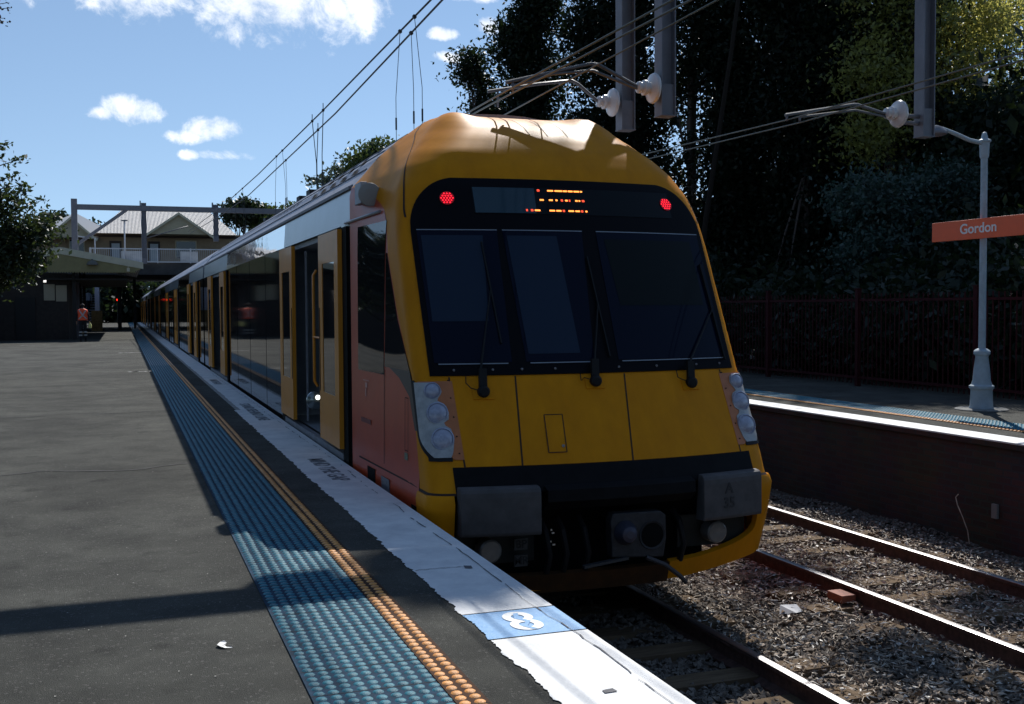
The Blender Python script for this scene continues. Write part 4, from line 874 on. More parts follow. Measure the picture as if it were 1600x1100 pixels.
for i,(P_,y,xe) in enumerate([(PA,13.55,3.66),(PA,14.3,3.5),(PB,13.75,3.6),(PA,21.3,3.62),(PA,20.1,3.52),(PB,20.9,3.56),(PA,25.4,3.6),(PA,26.4,3.5),(PB,25.2,3.6),(PA,34,3.6),(PA,36,3.5),(PB,34.5,3.6)]):
    p=onw(P_,y); g=MB(); thick=3<=i<6
    g.tube([(p[0],p[1],p[2]+(.13 if thick else 0)),p,(xe,y,4.3),(xe,y,3.55)],.008 if thick else .0045,5); g.box((p[0]-.02,y-.035,p[2]-.02),(p[0]+.02,y+.035,p[2]+.02)); g.lathe((xe,y,3.95),[(.012,-.08),(.012,.08)],6)
    tag(g.build('dropper_wire',M_wd,loc=p),['left','right','middle'][i%3]+' thin dropper wire in the '+['cluster nearest the camera','thicker tied cluster, second from the camera','third cluster from the camera','smallest, farthest cluster'][i//3],'dropper','droppers hanging from the cable pair')

# ================= foliage =================
def leaves(P,size,ax=None,asp=.5,jit=.35):
    n=len(P); d=RN.normal(size=(n,3)); d/=np.linalg.norm(d,axis=1)[:,None]; e=RN.normal(size=(n,3)); e-= (e*d).sum(1)[:,None]*d; e/=np.linalg.norm(e,axis=1)[:,None]
    s=size*RN.uniform(1-jit,1+jit,(n,1)); a=d*s; b=e*s*asp
    return np.stack([P-a,P-b*1.0+a*.1,P+a,P+b*1.0+a*.1],1).reshape(-1,3)
def crown(lobes,n,size,clump=.45,per=26,fill=.55):
    """lobes: (cx,cy,cz,rx,ry,rz). clumps scattered mostly on each lobe's shell"""
    vol=np.array([l[3]*l[4]+l[4]*l[5]+l[3]*l[5] for l in lobes]); pr=vol/vol.sum(); nc=max(1,n//per); k=RN.choice(len(lobes),nc,p=pr); Lb=np.array(lobes)[k]
    d=RN.normal(size=(nc,3)); d/=np.linalg.norm(d,axis=1)[:,None]; r=np.where(RN.rand(nc)<fill,RN.uniform(.75,1.05,nc),RN.uniform(.2,.85,nc))[:,None]
    c=Lb[:,:3]+d*Lb[:,3:]*r; cs=clump*RN.uniform(.5,1.3,(nc,1,1))
    P=(c[:,None,:]+RN.normal(size=(nc,per,3))*cs*np.array([1,1,.6])).reshape(-1,3)
    return leaves(P,size)
def tree(name,label,base,lobes,n,size,lm,bark,tr=.2,clump=.45,limbs=5,lf=(1,2,3),cat_='tree',group=None,per=26,fill=.55,asp=.5):
    q=root(name,base,label,cat_,group)
    top=max(l[2] for l in lobes); cx=sum(l[0] for l in lobes)/len(lobes); cy=sum(l[1] for l in lobes)/len(lobes)
    g=MB(); b=Vector(base); t=Vector((cx,cy,top)); pts=[b.lerp(t,k/5)+Vector((random.uniform(-.12,.12)*k/2,random.uniform(-.12,.12),0)) for k in range(6)]
    g.tube([b-Vector((0,0,.2))]+pts[1:],[tr*1.3]+[tr*(1-.15*k) for k in range(1,6)],9)
    for l in random.sample(lobes,min(limbs,len(lobes))):
        s=pts[random.choice(lf)]; e=Vector(l[:3]); m_=s.lerp(e,.5)+Vector((0,0,.15*l[5])); g.tube([s,m_,e],[tr*.45,tr*.3,tr*.08],6)
        for j in range(3):
            e2=e+Vector((random.uniform(-1,1)*l[3],random.uniform(-1,1)*l[4],random.uniform(-.6,.9)*l[5]))*.8; g.tube([m_,m_.lerp(e2,.6)+Vector((0,0,.1)),e2],[tr*.18,tr*.1,tr*.03],5)
    g.build('trunk',bark,q)
    npmesh('crown',crown(lobes,n,size,clump,per,fill),None,lm,q)
    return q
BK=mat('bark',(.075,.055,.045),.9,var=.4,vs=3,bump=.8,bs=12,stretch=(1,1,.3))
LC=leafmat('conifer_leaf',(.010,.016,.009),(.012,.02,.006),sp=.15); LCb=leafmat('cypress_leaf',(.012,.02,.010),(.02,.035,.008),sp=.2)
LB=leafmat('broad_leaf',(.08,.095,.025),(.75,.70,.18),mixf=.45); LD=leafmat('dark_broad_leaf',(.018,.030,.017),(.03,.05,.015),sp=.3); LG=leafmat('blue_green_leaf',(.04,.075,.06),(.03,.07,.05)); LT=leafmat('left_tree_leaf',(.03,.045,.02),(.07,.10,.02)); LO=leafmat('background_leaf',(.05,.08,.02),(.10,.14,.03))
def col_lobes(x,y,z0,z1,r0,r1,n):
    L_=[]
    for i in range(n):
        t=i/(n-1); r=r0+(r1-r0)*t; a=random.uniform(0,6.28); L_.append((x+math.cos(a)*r*.4,y+math.sin(a)*r*.4,z0+(z1-z0)*t,r*random.uniform(.8,1.15),r*random.uniform(.8,1.1),(z1-z0)/n*random.uniform(.9,1.3)))
    return L_
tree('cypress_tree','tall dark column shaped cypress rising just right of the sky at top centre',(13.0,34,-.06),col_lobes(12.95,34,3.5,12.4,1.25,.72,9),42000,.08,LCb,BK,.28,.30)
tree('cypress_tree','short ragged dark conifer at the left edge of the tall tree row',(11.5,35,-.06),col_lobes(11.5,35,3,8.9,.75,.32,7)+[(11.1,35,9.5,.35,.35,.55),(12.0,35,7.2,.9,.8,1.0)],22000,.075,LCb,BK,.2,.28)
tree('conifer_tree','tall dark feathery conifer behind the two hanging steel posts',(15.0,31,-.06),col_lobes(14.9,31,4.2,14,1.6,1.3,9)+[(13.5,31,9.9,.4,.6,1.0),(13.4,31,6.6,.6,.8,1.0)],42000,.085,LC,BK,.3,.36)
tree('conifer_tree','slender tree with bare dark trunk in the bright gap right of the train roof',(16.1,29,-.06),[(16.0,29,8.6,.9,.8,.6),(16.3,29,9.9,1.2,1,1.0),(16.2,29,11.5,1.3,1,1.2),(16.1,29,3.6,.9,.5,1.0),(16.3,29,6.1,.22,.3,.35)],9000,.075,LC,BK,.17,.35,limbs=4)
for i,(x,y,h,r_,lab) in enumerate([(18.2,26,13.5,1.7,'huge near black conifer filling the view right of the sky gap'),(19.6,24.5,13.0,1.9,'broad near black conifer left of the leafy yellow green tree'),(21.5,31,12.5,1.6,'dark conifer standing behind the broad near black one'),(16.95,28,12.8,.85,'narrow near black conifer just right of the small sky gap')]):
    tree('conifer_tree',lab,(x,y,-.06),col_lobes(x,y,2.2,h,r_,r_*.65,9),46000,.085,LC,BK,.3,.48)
random.seed(21)
tree('broadleaf_tree','yellow green leafy tree in front of the dark conifers at upper right',(18.9,23.5,-.06),[(18.4,23.2,7.3,1.2,1,1.1),(19.8,23.4,8.2,1.5,1.2,1.4),(18.8,23.4,9.8,1.5,1.2,1.2),(20.8,23.6,6.8,1.4,1.2,1.1),(18.0,23,5.7,.9,.8,.8),(21.4,23.2,9.2,1.4,1.2,1.5)],22000,.065,LB,BK,.16,.34)
tree('broadleaf_tree','sparse leafy tree with sky glinting through it at top right corner',(24.0,25.5,-.06),[(22.8,25.2,8.8,1.3,1.2,1.5),(24.5,25.2,9.8,1.6,1.2,1.6),(24.6,25,7.0,1.6,1.2,1.3),(22.9,25,6.2,1.4,1.2,1.2),(26,25,8,1.5,1.2,1.6)],20000,.065,leafmat('sparse_leaf',(.05,.08,.03),(.40,.45,.10)),BK,.15,.36)
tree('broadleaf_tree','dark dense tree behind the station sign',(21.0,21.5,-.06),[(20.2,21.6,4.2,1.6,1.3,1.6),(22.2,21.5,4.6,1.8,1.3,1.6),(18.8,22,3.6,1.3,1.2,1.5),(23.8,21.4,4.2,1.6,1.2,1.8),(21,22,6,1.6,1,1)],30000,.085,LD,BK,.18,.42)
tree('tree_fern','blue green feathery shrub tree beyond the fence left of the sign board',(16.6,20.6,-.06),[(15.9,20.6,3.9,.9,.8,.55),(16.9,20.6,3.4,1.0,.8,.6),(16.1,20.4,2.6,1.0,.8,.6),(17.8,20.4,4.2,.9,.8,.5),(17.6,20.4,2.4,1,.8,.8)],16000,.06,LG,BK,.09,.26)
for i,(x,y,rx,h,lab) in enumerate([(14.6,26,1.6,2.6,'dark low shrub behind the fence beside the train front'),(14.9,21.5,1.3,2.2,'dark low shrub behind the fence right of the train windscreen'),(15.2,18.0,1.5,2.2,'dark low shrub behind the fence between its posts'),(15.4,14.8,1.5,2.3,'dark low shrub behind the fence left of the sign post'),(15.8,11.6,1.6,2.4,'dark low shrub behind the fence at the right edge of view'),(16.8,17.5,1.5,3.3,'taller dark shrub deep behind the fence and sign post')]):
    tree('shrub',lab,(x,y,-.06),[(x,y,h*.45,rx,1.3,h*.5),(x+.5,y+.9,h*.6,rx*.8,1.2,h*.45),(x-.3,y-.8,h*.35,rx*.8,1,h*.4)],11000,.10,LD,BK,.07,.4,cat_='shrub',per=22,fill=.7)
# wood behind as one mass
V=[]
for i in range(70):
    y=random.uniform(12,75); x=random.uniform(19,30)+(y-12)*.25; h=random.uniform(6,9.5)+max(0,(y-40)*.06)
    if .50<x/y<.60 or (x/y>.62 and y<45 and random.random()<.25): continue
    V.append((x,y,h*.5,2.6,2.6,h*.5))
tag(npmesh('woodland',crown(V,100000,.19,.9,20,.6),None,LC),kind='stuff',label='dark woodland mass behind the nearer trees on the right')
# trees seen over the train roof and over the buildings
tree('broadleaf_tree','small bright green tree above the train roof right of the droppers',(10.2,45,-.06),[(10.5,45,7.9,.95,.9,.55),(9.8,45,7.5,.9,.9,.6),(11,45,7.4,.7,.8,.6)],6000,.10,LO,BK,.15,.25)
tree('broadleaf_tree','open bluish green tree above the train roof behind the dropper wires',(8.7,46,-.06),[(9.0,46,7.3,.7,.7,.5),(8.3,46,6.8,.7,.7,.35),(9.3,46,6.7,.8,.7,.5)],1900,.10,leafmat('pale_bg_leaf',(.07,.10,.07),(.10,.13,.08)),BK,.1,.22)
for x,z,r_,lab in ((11.6,12.0,1.7,'round dark treetop left of the cable pair above the gantry beam'),(14.0,11.4,1.5,'lower round treetop between cable pair and train roof'),(17.3,11.6,1.8,'bright green treetop just left of the train roof'),(-3.0,9.6,1.2,'dark treetop above the roofs right of the gantry post'),(-5.6,10.3,1.4,'dark treetop above the roofs left of the gantry post')):
    tree('broadleaf_tree',lab,(x,112,4),[(x,112,z-.6,r_,1.5,r_*.7),(x+r_*.6,112,z-1.2,r_*.9,1.5,r_*.6),(x-r_*.5,112,z-1.3,r_*.8,1.5,r_*.7)],3800,.22,LO if x>12 else LD,BK,.2,.4)
tag(npmesh('far_greenery',crown([(x,135+random.uniform(-5,5),2.5,3.5,3,3.2) for x in range(-22,34,2)],34000,.42,.8,20),None,LD),kind='stuff',label='dark greenery under and beyond the road bridge')
# left tree with long leafy sprays
def spraytree():
    q=root('crepe_tree',(-5.2,27,-.06),'leafy tree at left edge with long arching sprays against the sky','tree')
    random.seed(5); g=MB(); g.tube([(-5.2,27,-.1),(-5.0,27,1.5),(-4.9,27,3)],[.14,.11,.08],8); P=[]
    def spray(a,b,n,drop):
        a=Vector(a);b=Vector(b); pts=[a.lerp(b,i/8)+Vector((0,0,-drop*(i/8)**2)) for i in range(9)]; g.tube(pts,[.02]*4+[.012]*3+[.006]*2,4)
        for k in range(n):
            t=random.random()**.8; i=min(7,int(t*8)); p=pts[i].lerp(pts[i+1],t*8-i); P.append(p+Vector((random.gauss(0,.07),random.gauss(0,.1),random.gauss(0,.055))))
    for k in range(60):
        a=(-4.9+random.uniform(-.8,.6),27+random.uniform(-.8,.8),random.uniform(1.6,4.2)); ang=random.uniform(-.5,1.2); ln=random.uniform(.9,1.9)
        spray(a,(a[0]+math.cos(ang)*ln,a[1]+random.uniform(-.6,.6),a[2]+math.sin(ang)*ln*.5),85,random.uniform(.0,.3))
    for b in ((-1.98,4.95),(-2.0,4.35),(-1.9,4.25),(-1.6,4.0),(-2.3,5.25),(-2.45,5.0),(-1.35,3.6),(-1.5,3.1),(-1.75,2.5),(-1.95,2.2),(-1.3,3.3),(-2.1,4.6)):
        spray((-4.0+random.uniform(-.3,.3),27,b[1]-.4-random.random()*.5),(b[0],27.4,b[1]),120,-.05)
    g.build('trunk',BK,q)
    A=np.array([tuple(p) for p in P]); L_=[(-1.95,27.2,3.45,.40,.5,.28),(-1.65,27.2,3.25,.32,.4,.22),(-2.1,27.2,2.9,.5,.5,.40),(-2.5,27.2,3.9,.35,.5,.4),(-3.4,27,3.0,.9,.8,.7),(-2.6,27.2,3.0,.7,.6,.5),(-2.4,27.2,2.5,.6,.6,.4),(-4.2,27,3.8,.8,.8,.5),(-3.2,27.4,2.3,.7,.7,.5),(-4.6,27,2.4,.8,.8,.8)]
    V=np.concatenate([leaves(A,.062),crown(L_,14000,.06,.2)]); npmesh('crown',V,None,LT,q)
spraytree()
q=root('overhanging_branch',(-1.4,9,3.7),'small blossom sprig poking in at top left corner','branch')
g=MB(); P=[]
for k in range(16):
    a=Vector((-1.25,9,3.62)); b=Vector((-.86+random.uniform(-.12,.15),9+random.uniform(-.1,.1),3.64+random.uniform(-.03,.24))); g.tube([a,a.lerp(b,.5)+Vector((0,0,.02)),b],[.006,.004,.002],4)
    for j in range(22): p=a.lerp(b,random.uniform(.55,1.02)); P.append((p.x+random.gauss(0,.014),p.y+random.gauss(0,.03),p.z+random.gauss(0,.014)))
g.build('twigs',BK,q); npmesh('blossoms',leaves(np.array(P),.012,asp=.7),None,mat('seed_brown',(.30,.24,.20),.7,c2=(.08,.06,.04),vs=60),q)

# ================= station building, canopy, bridge =================
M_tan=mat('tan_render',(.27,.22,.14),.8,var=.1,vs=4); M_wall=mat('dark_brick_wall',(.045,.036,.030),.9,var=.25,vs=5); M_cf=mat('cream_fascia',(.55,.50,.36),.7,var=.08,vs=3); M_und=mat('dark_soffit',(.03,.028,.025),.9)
M_corr=mat('corrugated_roof',(.68,.65,.62),.6,c2=(.50,.47,.45),vs=3,detail=8)
def corr(m,sc_=18):
    t=m.node_tree; p=t.nodes['Principled BSDF']; tc=t.nodes.new('ShaderNodeTexCoord'); w_=t.nodes.new('ShaderNodeTexWave'); w_.inputs['Scale'].default_value=sc_/6; w_.bands_direction='X'; t.links.new(tc.outputs['Object'],w_.inputs[0])
    b=t.nodes.new('ShaderNodeBump'); b.inputs['Strength'].default_value=1; b.inputs['Distance'].default_value=.06; t.links.new(w_.outputs['Fac'],b.inputs['Height']); t.links.new(b.outputs[0],p.inputs['Normal'])
corr(M_corr)
q=root('station_building',(-7,58.5,0),'dark station building in shade under the platform canopy','building')
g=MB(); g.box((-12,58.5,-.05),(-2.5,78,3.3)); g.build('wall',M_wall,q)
g=MB(); g.box((-3.05,58.45,1.9),(-2.55,58.5,2.7)); g.box((-3.6,58.43,1.95),(-3.1,58.5,2.75)); g.build('pale_wall_panel',mat('panel_beige',(.42,.36,.25),.8),q)
g=MB(); g.box((-4.9,58.42,.0),(-4.0,58.5,2.1)); g.build('door',M_und,q)
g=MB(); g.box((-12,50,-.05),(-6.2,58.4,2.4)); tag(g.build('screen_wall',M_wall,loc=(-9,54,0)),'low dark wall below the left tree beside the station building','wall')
q=root('platform_canopy',(-3,57,3.3),'cream edged platform canopy with sloping roof reaching toward the train','canopy')
g=MB(); R1=[(-8.5,3.35),(-2.75,4.42),(1.0,3.72),(1.0,3.64),(-2.75,4.30),(-8.5,3.25)]; g.prism(R1,'y',57.06,77.8); g.build('roof',M_corr,q)
g=MB(); g.prism([(-8.5,3.45),(-2.75,4.52),(1.05,3.80),(1.05,3.48),(-2.75,4.18),(-8.5,3.12)],'y',56.96,57.05); g.build('fascia_board',M_cf,q)
g=MB(); zz=3.33; top=[(-3.3,4.05),(-2.75,4.18),(1.0,3.50)]; low=[(-8.4,3.12),(-3.3,4.05)]
g.prism([(-8.4,3.13),(-2.75,4.178),(.98,3.50),(.98,zz),(-8.4,zz-.25)] if False else [(-3.35,4.05),(-2.75,4.178),(.98,3.498),(.60,zz),(-3.35,zz)],'y',57.0,57.04); g.build('gable_infill',mat('olive_board',(.26,.22,.10),.8,var=.1,vs=3),q)
g=MB(); n=34
for i in range(n): x=-3.3+i*4.0/n; g.add([(x,57.01,zz),(x+4.0/n,57.01,zz),(x+2.0/n,57.01,zz-.07)],[(0,1,2)])
g.build('scalloped_valance',mat('olive_board',(.2,.17,.09),.8),q)
g=MB(); g.lathe((-1.3,56.9,3.72),[(.27,-.06),(.25,.02),(.17,.12),(.06,.16),(.04,.22)],18); g.build('bulkhead_lamp',mat('lamp_brown',(.12,.11,.09),.6),q)
g=MB(); g.box((.28,56.92,3.35),(.42,56.97,3.52)); g.box((.33,56.92,3.5),(.36,56.96,3.62)); g.build('small_camera',M_cf,q)
for yy_ in (58,66,74): g=MB(); g.box((-2.28,yy_,0),(-2.12,yy_+.16,3.9)); g.build('canopy_post',M_und,q)
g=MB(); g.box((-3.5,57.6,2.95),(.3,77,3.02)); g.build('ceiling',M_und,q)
# stair up to the bridge, seen under the canopy
q=root('footbridge_stair',(-1.6,80,0),'pale stair flight with white side panel and brown brick base beyond the canopy','stair')
g=MB()
for i in range(14): g.box((-2.9,80+i*.3,.15+i*.18),(-1.72,80.3+i*.3,.22+i*.18))
g.build('treads',mat('tread_pale',(.35,.36,.42),.8,var=.2,vs=6),q)
g=MB(); g.box((-1.72,79.9,1.35),(-1.45,84,3.2)); g.build('side_panel',mat('panel_lilac',(.62,.62,.72),.6),q)
g=MB(); g.box((-1.95,79.4,0),(-1.25,80.0,1.4)); g.build('brick_base',mat('ochre_brick',(.30,.19,.07),.85,var=.35,vs=9),q)
g=MB(); g.box((-2.6,79.2,0),(-2.5,79.3,3)); g.build('handrail_post',M_und,q)
# road bridge
q=root('road_bridge',(4,88,0),'concrete road bridge crossing above the tracks behind the gantry','bridge')
g=MB(); g.box((-30,80.3,3.9),(40,100,4.75)); g.build('deck',mat('bridge_dark',(.05,.05,.05),.9,var=.3,vs=1),q)
for x0,x1 in ((-30,-2.9),(10.2,40)): g=MB(); g.box((x0,82,-1.3),(x1,99,3.9)); g.build('abutment',M_wall,q)
g=MB(); g.box((-.3,92,0),(0.0,92.4,3.9)); g.box((.9,92,0),(1.1,92.4,3.9)); g.build('pier',M_dkgal,q)
q=root('bridge_railing',(4,80,4.7),'white railing with thin balusters along the bridge edge','railing')
M_rw=mat('railing_white',(.55,.56,.58),.6)
for z in (4.78,5.68): g=MB(); g.box((-2.0,80.1,z-.035),(20,80.16,z+.035)); g.build('rail',M_rw,q)
g=MB(); x=-2.0
while x<20: g.box((x-.012,80.11,4.78),(x+.012,80.14,5.66)); x+=.135
tag(g.build('balusters',M_rw,q),kind='stuff')
for i in range(10): g=MB(); x=-1.95+i*2.2; g.box((x-.04,80.08,4.7),(x+.04,80.17,5.74)); g.build('post',M_rw,q)
for x0,x1,lab in ((.05,1.45,'pale notice board behind the bridge railing left of the gantry post'),(4.0,5.2,'pale box behind the bridge railing between the two gantry posts')):
    tag(MB().box((x0,80.6,4.75),(x1,80.75,5.55)).build('notice_board',mat('board_pale',(.42,.45,.48),.6,var=.2,vs=2),loc=(x0,80.6,4.75)),lab,'board')
q=root('bridge_stair_gate',(-2.0,79.6,4.4),'white tubular frame at the left end of the bridge railing','frame')
g=MB(); g.tube([(-3.0,79.6,6.5),(-2.0,79.6,6.35),(-1.62,79.6,6.35),(-1.62,79.6,4.6)],.05,6); g.tube([(-2.9,79.6,4.6),(-2.9,79.6,6.45)],.035,6); g.tube([(-3.0,79.6,5.4),(-1.62,79.6,5.1)],.03,6); g.build('frame_tube',M_rw,q)
q=root('street_lamp',(.3,80.4,4.75),'slim pale lamp post on the bridge in front of the big roof','street lamp')
g=MB(); g.tube([(.3,80.4,4.75),(.3,80.4,7.6)],.05,7); g.build('pole',M_rw,q); g=MB(); g.box((.08,80.3,7.6),(.52,80.5,7.68)); g.build('head',M_dkgal,q)
# shops on the bridge
q=root('shop_building',(2,92,4.7),'long shop building with pale corrugated roof and cream gables on the bridge','building')
g=MB(); g.box((-9,92,4.7),(20,99,7.5)); g.build('wall',mat('shop_wall',(.30,.22,.14),.85,var=.12,vs=2),q)
def roofpoly(name,vs,fs,m=M_corr): g=MB(); g.add(vs,fs); return g.build(name,m,q,fix=False)
roofpoly('roof',[(-1.8,90.6,7.42),(8.9,90.6,7.42),(7.2,95,9.55),(.1,95,9.55),(-1.8,99.4,7.4),(8.9,99.4,7.4)],[(0,1,2,3),(0,3,4),(1,5,2),(3,2,5,4)])
roofpoly('roof',[(-9,90.6,6.9),(-1.6,90.6,6.9),(-1.6,95,8.0),(-9,95,8.0)],[(0,1,2,3)])
roofpoly('roof',[(-6.8,93,7.4),(-.1,93,7.4),(-3.4,95.5,9.35),(-6.8,98,7.4),(-.1,98,7.4)],[(0,1,2),(1,4,2),(0,2,3)],mat('white_roof',(.6,.6,.6),.6))
roofpoly('roof',[(9.4,91,7.4),(15,91,7.4),(12,94,8.9),(9.4,97,7.4),(15,97,7.4)],[(0,1,2),(1,4,2),(0,2,3)])
def gable(xa,xb,zb,xm,zt,y):
    G_=MB(); G_.prism([(xa,zb),(xb,zb),(xm,zt-.12)],'y',y,y+3); o=G_.build('gable',mat('gable_cream',(.42,.36,.24),.8,var=.06,vs=3),q)
    for x in (xa,xb):
        e=.25 if x==xb else -.25; G2=MB(); G2.add([(x+e,y-.25,zb-.12),(xm,y-.25,zt),(xm,y+3.5,zt),(x+e,y+3.5,zb-.12),(x+e,y-.25,zb-.32),(xm,y-.25,zt-.2)],[(0,1,2,3),(0,1,5,4)]); G2.build('barge_board',M_cf,o)
gable(-5.1,-1.9,7.0,-3.5,8.55,89.5); gable(2.0,6.7,7.35,4.35,9.05,89.5)
for x in (-.35,2.55): 
    g=MB(); g.box((x-.45,91.93,4.75),(x+.45,92,6.9)); f_=g.build('doorway',mat('frame_dark',(.04,.03,.025),.7),q); g=MB(); g.box((x-.3,91.9,4.75),(x+.3,91.94,6.7)); g.build('door_panel',mat('door_grey',(.36,.40,.43),.5),f_)
for x,wd in ((-3.2,1.0),(5.0,1.5),(8.9,.8),(9.9,.8)):
    g=MB(); g.box((x-wd/2-.08,91.93,5.5),(x+wd/2+.08,92,7.0)); f_=g.build('window',M_cf,q); g=MB(); g.box((x-wd/2,91.9,5.55),(x+wd/2,91.95,6.92)); g.build('pane',M_gdark,f_)
g=MB(); g.box((-9,91.9,7.2),(20,92.05,7.4)); g.build('eaves_shadow_board',mat('eaves_brown',(.05,.035,.03),.8),q)
# distant gantry
q=root('distant_gantry',(-2.24,62,0),'distant grey steel portal with diagonal brace and drop posts behind the canopy','gantry')
g=MB(); g.box((-2.40,61.85,0),(-2.10,62.15,7.32)); g.build('leg',M_gl,q)
g=MB(); g.box((-2.10,61.88,6.76),(12.5,62.12,7.04)); g.build('beam',M_gl,q)
g=MB(); g.box((12.5,61.85,-.1),(12.8,62.15,7.2)); g.build('leg',M_gl,q)
g=MB(); g.bar((-2.12,62,4.95),(.35,62,6.80),.16,.16,up=(0,1,0)); g.build('diagonal_brace',M_gl,q)
for x,zb in ((1.22,3.95),(4.97,5.2)): hpost(x,62,zb,7.2,q,.13,.13)
for x in (1.05,4.8): g=MB(); g.box((x-.03,61.85,7.0),(x+.03,62.15,7.3)); g.build('beam_clamp',M_gl,q)
arm([(1.3,62,5.3),(3.5,62,6.0)],q,.03)
# signal with red lamp
q=root('railway_signal',(-.35,118,0),'dark signal post showing a red lamp far down the platform','signal')
g=MB(); g.tube([(-.35,118,0),(-.35,118,3.2)],.07,8); g.build('post',M_und,q); g=MB(); g.box((-.6,117.8,2.1),(-.1,118,3.3)); g.build('head',M_blk,q)
g=MB(); g.lathe((-.35,117.78,2.45),[(.13,.02),(.12,-.01),(.05,-.03)],14,'y'); g.build('red_lamp',mat('signal_red',(.6,.02,.01),.4,emit=(1,.03,.01),es=2.0),q)
# ================= people =================
def body(name,chains,mats,par,sub=1):
    """chains: list of lists of (x,y,z,r); all joined through shared first points"""
    me=bpy.data.meshes.new(name); vs=[];es=[];rs=[]
    key={}
    def vid(p):
        k=tuple(round(c,3) for c in p[:3])
        if k not in key: key[k]=len(vs); vs.append(p[:3]); rs.append(p[3] if len(p)>3 else .05)
        return key[k]
    for c in chains:
        ids=[vid(p) for p in c]
        for a,b in zip(ids,ids[1:]): es.append((a,b))
    me.from_pydata(vs,es,[]); o=bpy.data.objects.new('tmp',me); col.objects.link(o)
    m=o.modifiers.new('skin','SKIN'); 
    for i,r_ in enumerate(rs):
        rr=r_ if isinstance(r_,tuple) else (r_,r_); me.skin_vertices[0].data[i].radius=rr
    me.skin_vertices[0].data[0].use_root=True; s=o.modifiers.new('s','SUBSURF'); s.levels=2
    dg=bpy.context.evaluated_depsgraph_get(); me2=bpy.data.meshes.new_from_object(o.evaluated_get(dg)); bpy.data.objects.remove(o)
    for m_ in mats: me2.materials.append(m_)
    me2.name=name
    for p in me2.polygons: p.use_smooth=True
    b=bpy.data.objects.new(name,me2); col.objects.link(b); b.parent=par; return b
def person(loc,label,shirt,trousers,skin,hair,hv,yaw=0,scale=1.0,armbend=.0):
    q=root('person',loc,label,'person'); q.rotation_euler.z=yaw; q.scale=(scale,)*3
    pel=(0,0,.95,(.15,.11)); ch=[[pel,(0,0,1.12,(.145,.10)),(0,0,1.30,(.17,.12)),(0,0,1.44,(.12,.09)),(0,0,1.52,.055),(0,.01,1.58,.058),(0,.0,1.66,(.078,.095)),(0,0,1.73,(.06,.075))]]
    for s in (-1,1):
        st=.16*s
        ch.append([pel,(.09*s,0,.88,.098),(.10*s,.06*s,.50,.062),(.10*s,.10*s-.04,.12,.045),(.10*s,.12*s-.05,.045,.045),(.10*s,.12*s+.10,.03,.035)])
        ch.append([(0,0,1.44,(.12,.09)),(.17*s,0,1.42,.06),(.25*s,-.02,1.18,.045),(.27*s,.06,.95,.034),(.27*s,.09,.87,.03)])
        for k,(fx,fl) in enumerate(((-.022,.07),(-.008,.08),(.008,.075),(.022,.06))):
            ch.append([(.27*s,.09,.87,.03),(.27*s,.095+fx,.83,.010),(.268*s,.10+fx,.83-fl*.6,.009),(.262*s,.105+fx,.83-fl,.007)])
        ch.append([(.27*s,.09,.87,.03),(.262*s,.125,.85,.011),(.255*s,.14,.82,.009)])
    b=body('body',ch,[shirt,trousers,skin,hair],q)
    for p in b.data.polygons:
        c=p.center
        if c.z>1.53: p.material_index=3 if (c.y<.045 or c.z>1.70) else 2
        elif c.z<.98 and abs(c.x)<.235: p.material_index=1 if c.z>.09 else 3
        elif c.z<.93: p.material_index=2
        elif c.z>1.49: p.material_index=2
        else: p.material_index=0
    # face features (front is +Y)
    g=MB(); g.add([(-.014,.092,1.635),(.014,.092,1.635),(0,.118,1.632),(0,.092,1.675)],[(0,1,2),(1,3,2),(3,0,2)]); n_=g.build('nose',skin,None); n_.parent=b
    g=MB()
    for s in (-1,1): g.lathe((s*.03,.088,1.668),[(.009,.0),(.009,.006)],8,'y')
    g.box((-.025,.086,1.600),(.025,.094,1.607)); n_=g.build('eyes_and_mouth',M_und,None); n_.parent=b
    for s in (-1,1): g=MB(); g.lathe((s*.078,-.005,1.655),[(.025,-.006),(.028,0),(.02,.008)],10,'x'); n_=g.build('ear',skin,None); n_.parent=b
    return q,b
M_blkc=mat('dark_cloth',(.012,.012,.016),.9); M_skin=mat('skin',(.38,.22,.15),.6); M_hair=mat('dark_hair',(.012,.009,.008),.7); M_hv=mat('hi_vis_orange',(.95,.10,.03),.7,var=.05,vs=10); M_ref=mat('reflective_tape',(.42,.42,.40),.5)
q,b=person((-1.70,54.2,0),'staff member in orange safety vest and dark clothes walking away under the canopy',M_blkc,M_blkc,M_skin,M_hair,M_hv,scale=1.02)
# vest shell grown around the torso
g=MB(); N_=20; secs=[(.98,.215,.165),(1.10,.205,.16),(1.25,.215,.17),(1.38,.225,.17),(1.45,.20,.15),(1.50,.10,.10)]; vs=[]
for z,a,b_ in secs:
    for j in range(N_): t=2*math.pi*j/N_; vs.append((a*math.cos(t),b_*math.sin(t),z))
g.add(vs,[(i*N_+j,i*N_+(j+1)%N_,(i+1)*N_+(j+1)%N_,(i+1)*N_+j) for i in range(len(secs)-1) for j in range(N_)],0,True); o=g.build('safety_vest',M_hv,None); o.parent=q
def band(name,pts,wd,par,m=M_ref):
    g=MB()
    for p_,q_ in zip(pts,pts[1:]): g.bar(p_,q_,wd,.006,up=(0,-1,.15))
    o=g.build(name,m,None); o.parent=par; return o
v=o
band('reflective_tape',[(-.15,-.145,1.45),(0,-.185,1.20),(.15,-.145,1.45)],.05,v); band('reflective_tape',[(-.17,-.13,1.03),(0,-.185,1.20),(.17,-.13,1.03)],.05,v)
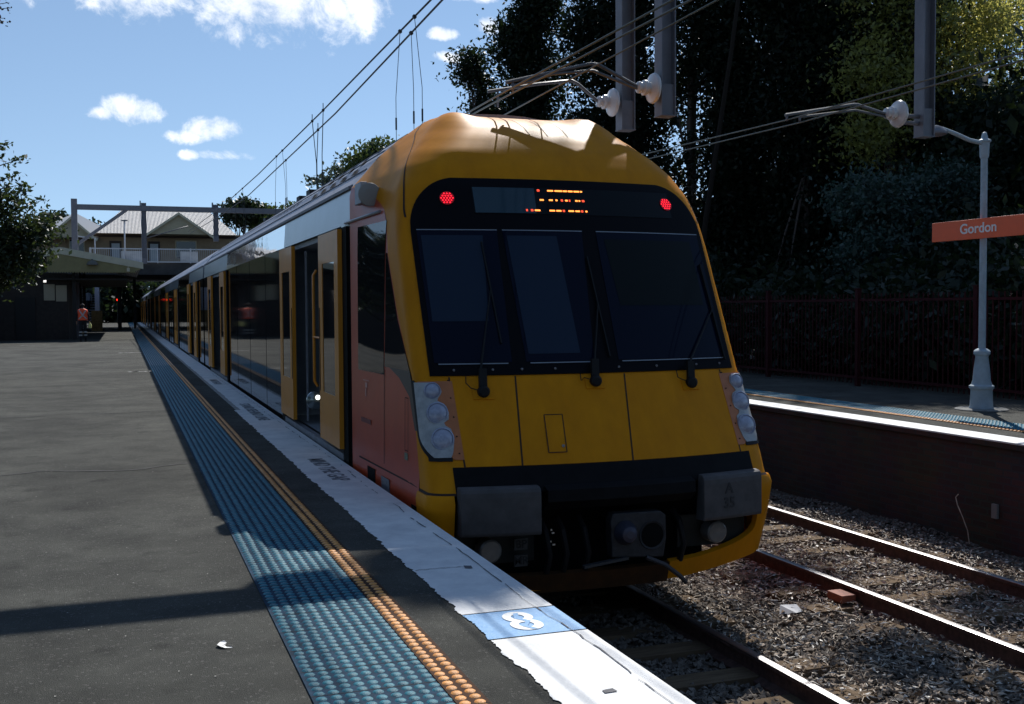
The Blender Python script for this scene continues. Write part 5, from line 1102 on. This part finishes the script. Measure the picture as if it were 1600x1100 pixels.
for s in (-1,1):
    for z in (.30,.44):
        g=MB(); yy_=.06*s+ (.50-z)*( .04*s-.04)/.38; g.lathe((.10*s,yy_,z),[(.078,-.03),(.078,.03)],14); o2=g.build('ankle_reflector',M_ref,None); o2.parent=q
tag(MB().lathe((-1.40,54.25,.74),[(.06,-.12),(.075,-.10),(.075,.05),(.03,.12),(.02,.16)],14).build('yellow_bag',mat('pale_yellow',(.65,.62,.22),.7),loc=(-1.40,54.25,.74)),'pale yellow bottle shape held in the right hand of the staff member','bag')
q,b=person((-1.95,79.1,.0),'person in a pale blue shirt at the stair beyond the canopy',mat('pale_blue_cloth',(.45,.52,.62),.8),M_blkc,M_skin,M_hair,None,yaw=.5,scale=1.0)
q.location.z=1.15; q.location.y=82.2; q.location.x=-2.2

# tall gum whose high crown (above the picture) throws the soft shade on the platform edge
def up(x,y,z,z0=0): return (x+.549*(z-z0),y+.829*(z-z0),z)
lb=[]
for x,y,rx,ry in ((1.72,5.75,.22,.28),(1.95,6.15,.30,.30),(1.66,6.3,.14,.2),(2.3,5.9,.35,.3)):
    c=up(x,y,17.5); lb.append((c[0],c[1],c[2],rx,ry*.8,.35))
for x,y,r_ in ((6.6,6.0,.35),(5.3,4.9,.4),(7.4,7.6,.4),(6.2,9.2,.35),(5.6,6.7,.22),(4.4,5.0,.3)):
    c=up(x,y,18.5,-1.1); lb.append((c[0],c[1],c[2],r_,r_,.3))
tree('gum_tree','tall gum tree with dark slender trunk rising out of view behind the fence',(12.5,22.7,-.06),lb,8000,.11,LD,mat('dark_bark',(.02,.016,.013),.9,spec=.1),.075,.16,limbs=6,fill=.3,lf=(3,4))

# unseen trees added behind and left of view to darken shade, mirrored in train
random.seed(3)
for i,(x,y,h,r_,lab) in enumerate([(-10.5,-6,9,3.2,'unseen big dark tree added left of and behind the platform end'),(-3,-16,10,4,'unseen big dark tree added behind the platform end'),(6,-17,10,4,'unseen big dark tree added behind the tracks end'),(14.5,-10,10,4,'unseen big dark tree added behind the far platform end'),(-13,6,9,3,'big dark tree added out of view left of the platform opposite the cab'),(-13.5,18,8,3,'big dark tree added out of view left of the platform opposite the train doors')]):
    tree('broadleaf_tree',lab,(x,y,-.06),[(x+random.uniform(-1,1)*r_*.5,y+random.uniform(-1,1)*r_*.5,h*random.uniform(.35,.8),r_*.8,r_*.8,h*.25) for _ in range(6)],9000,.30,LD,BK,.25,.7)
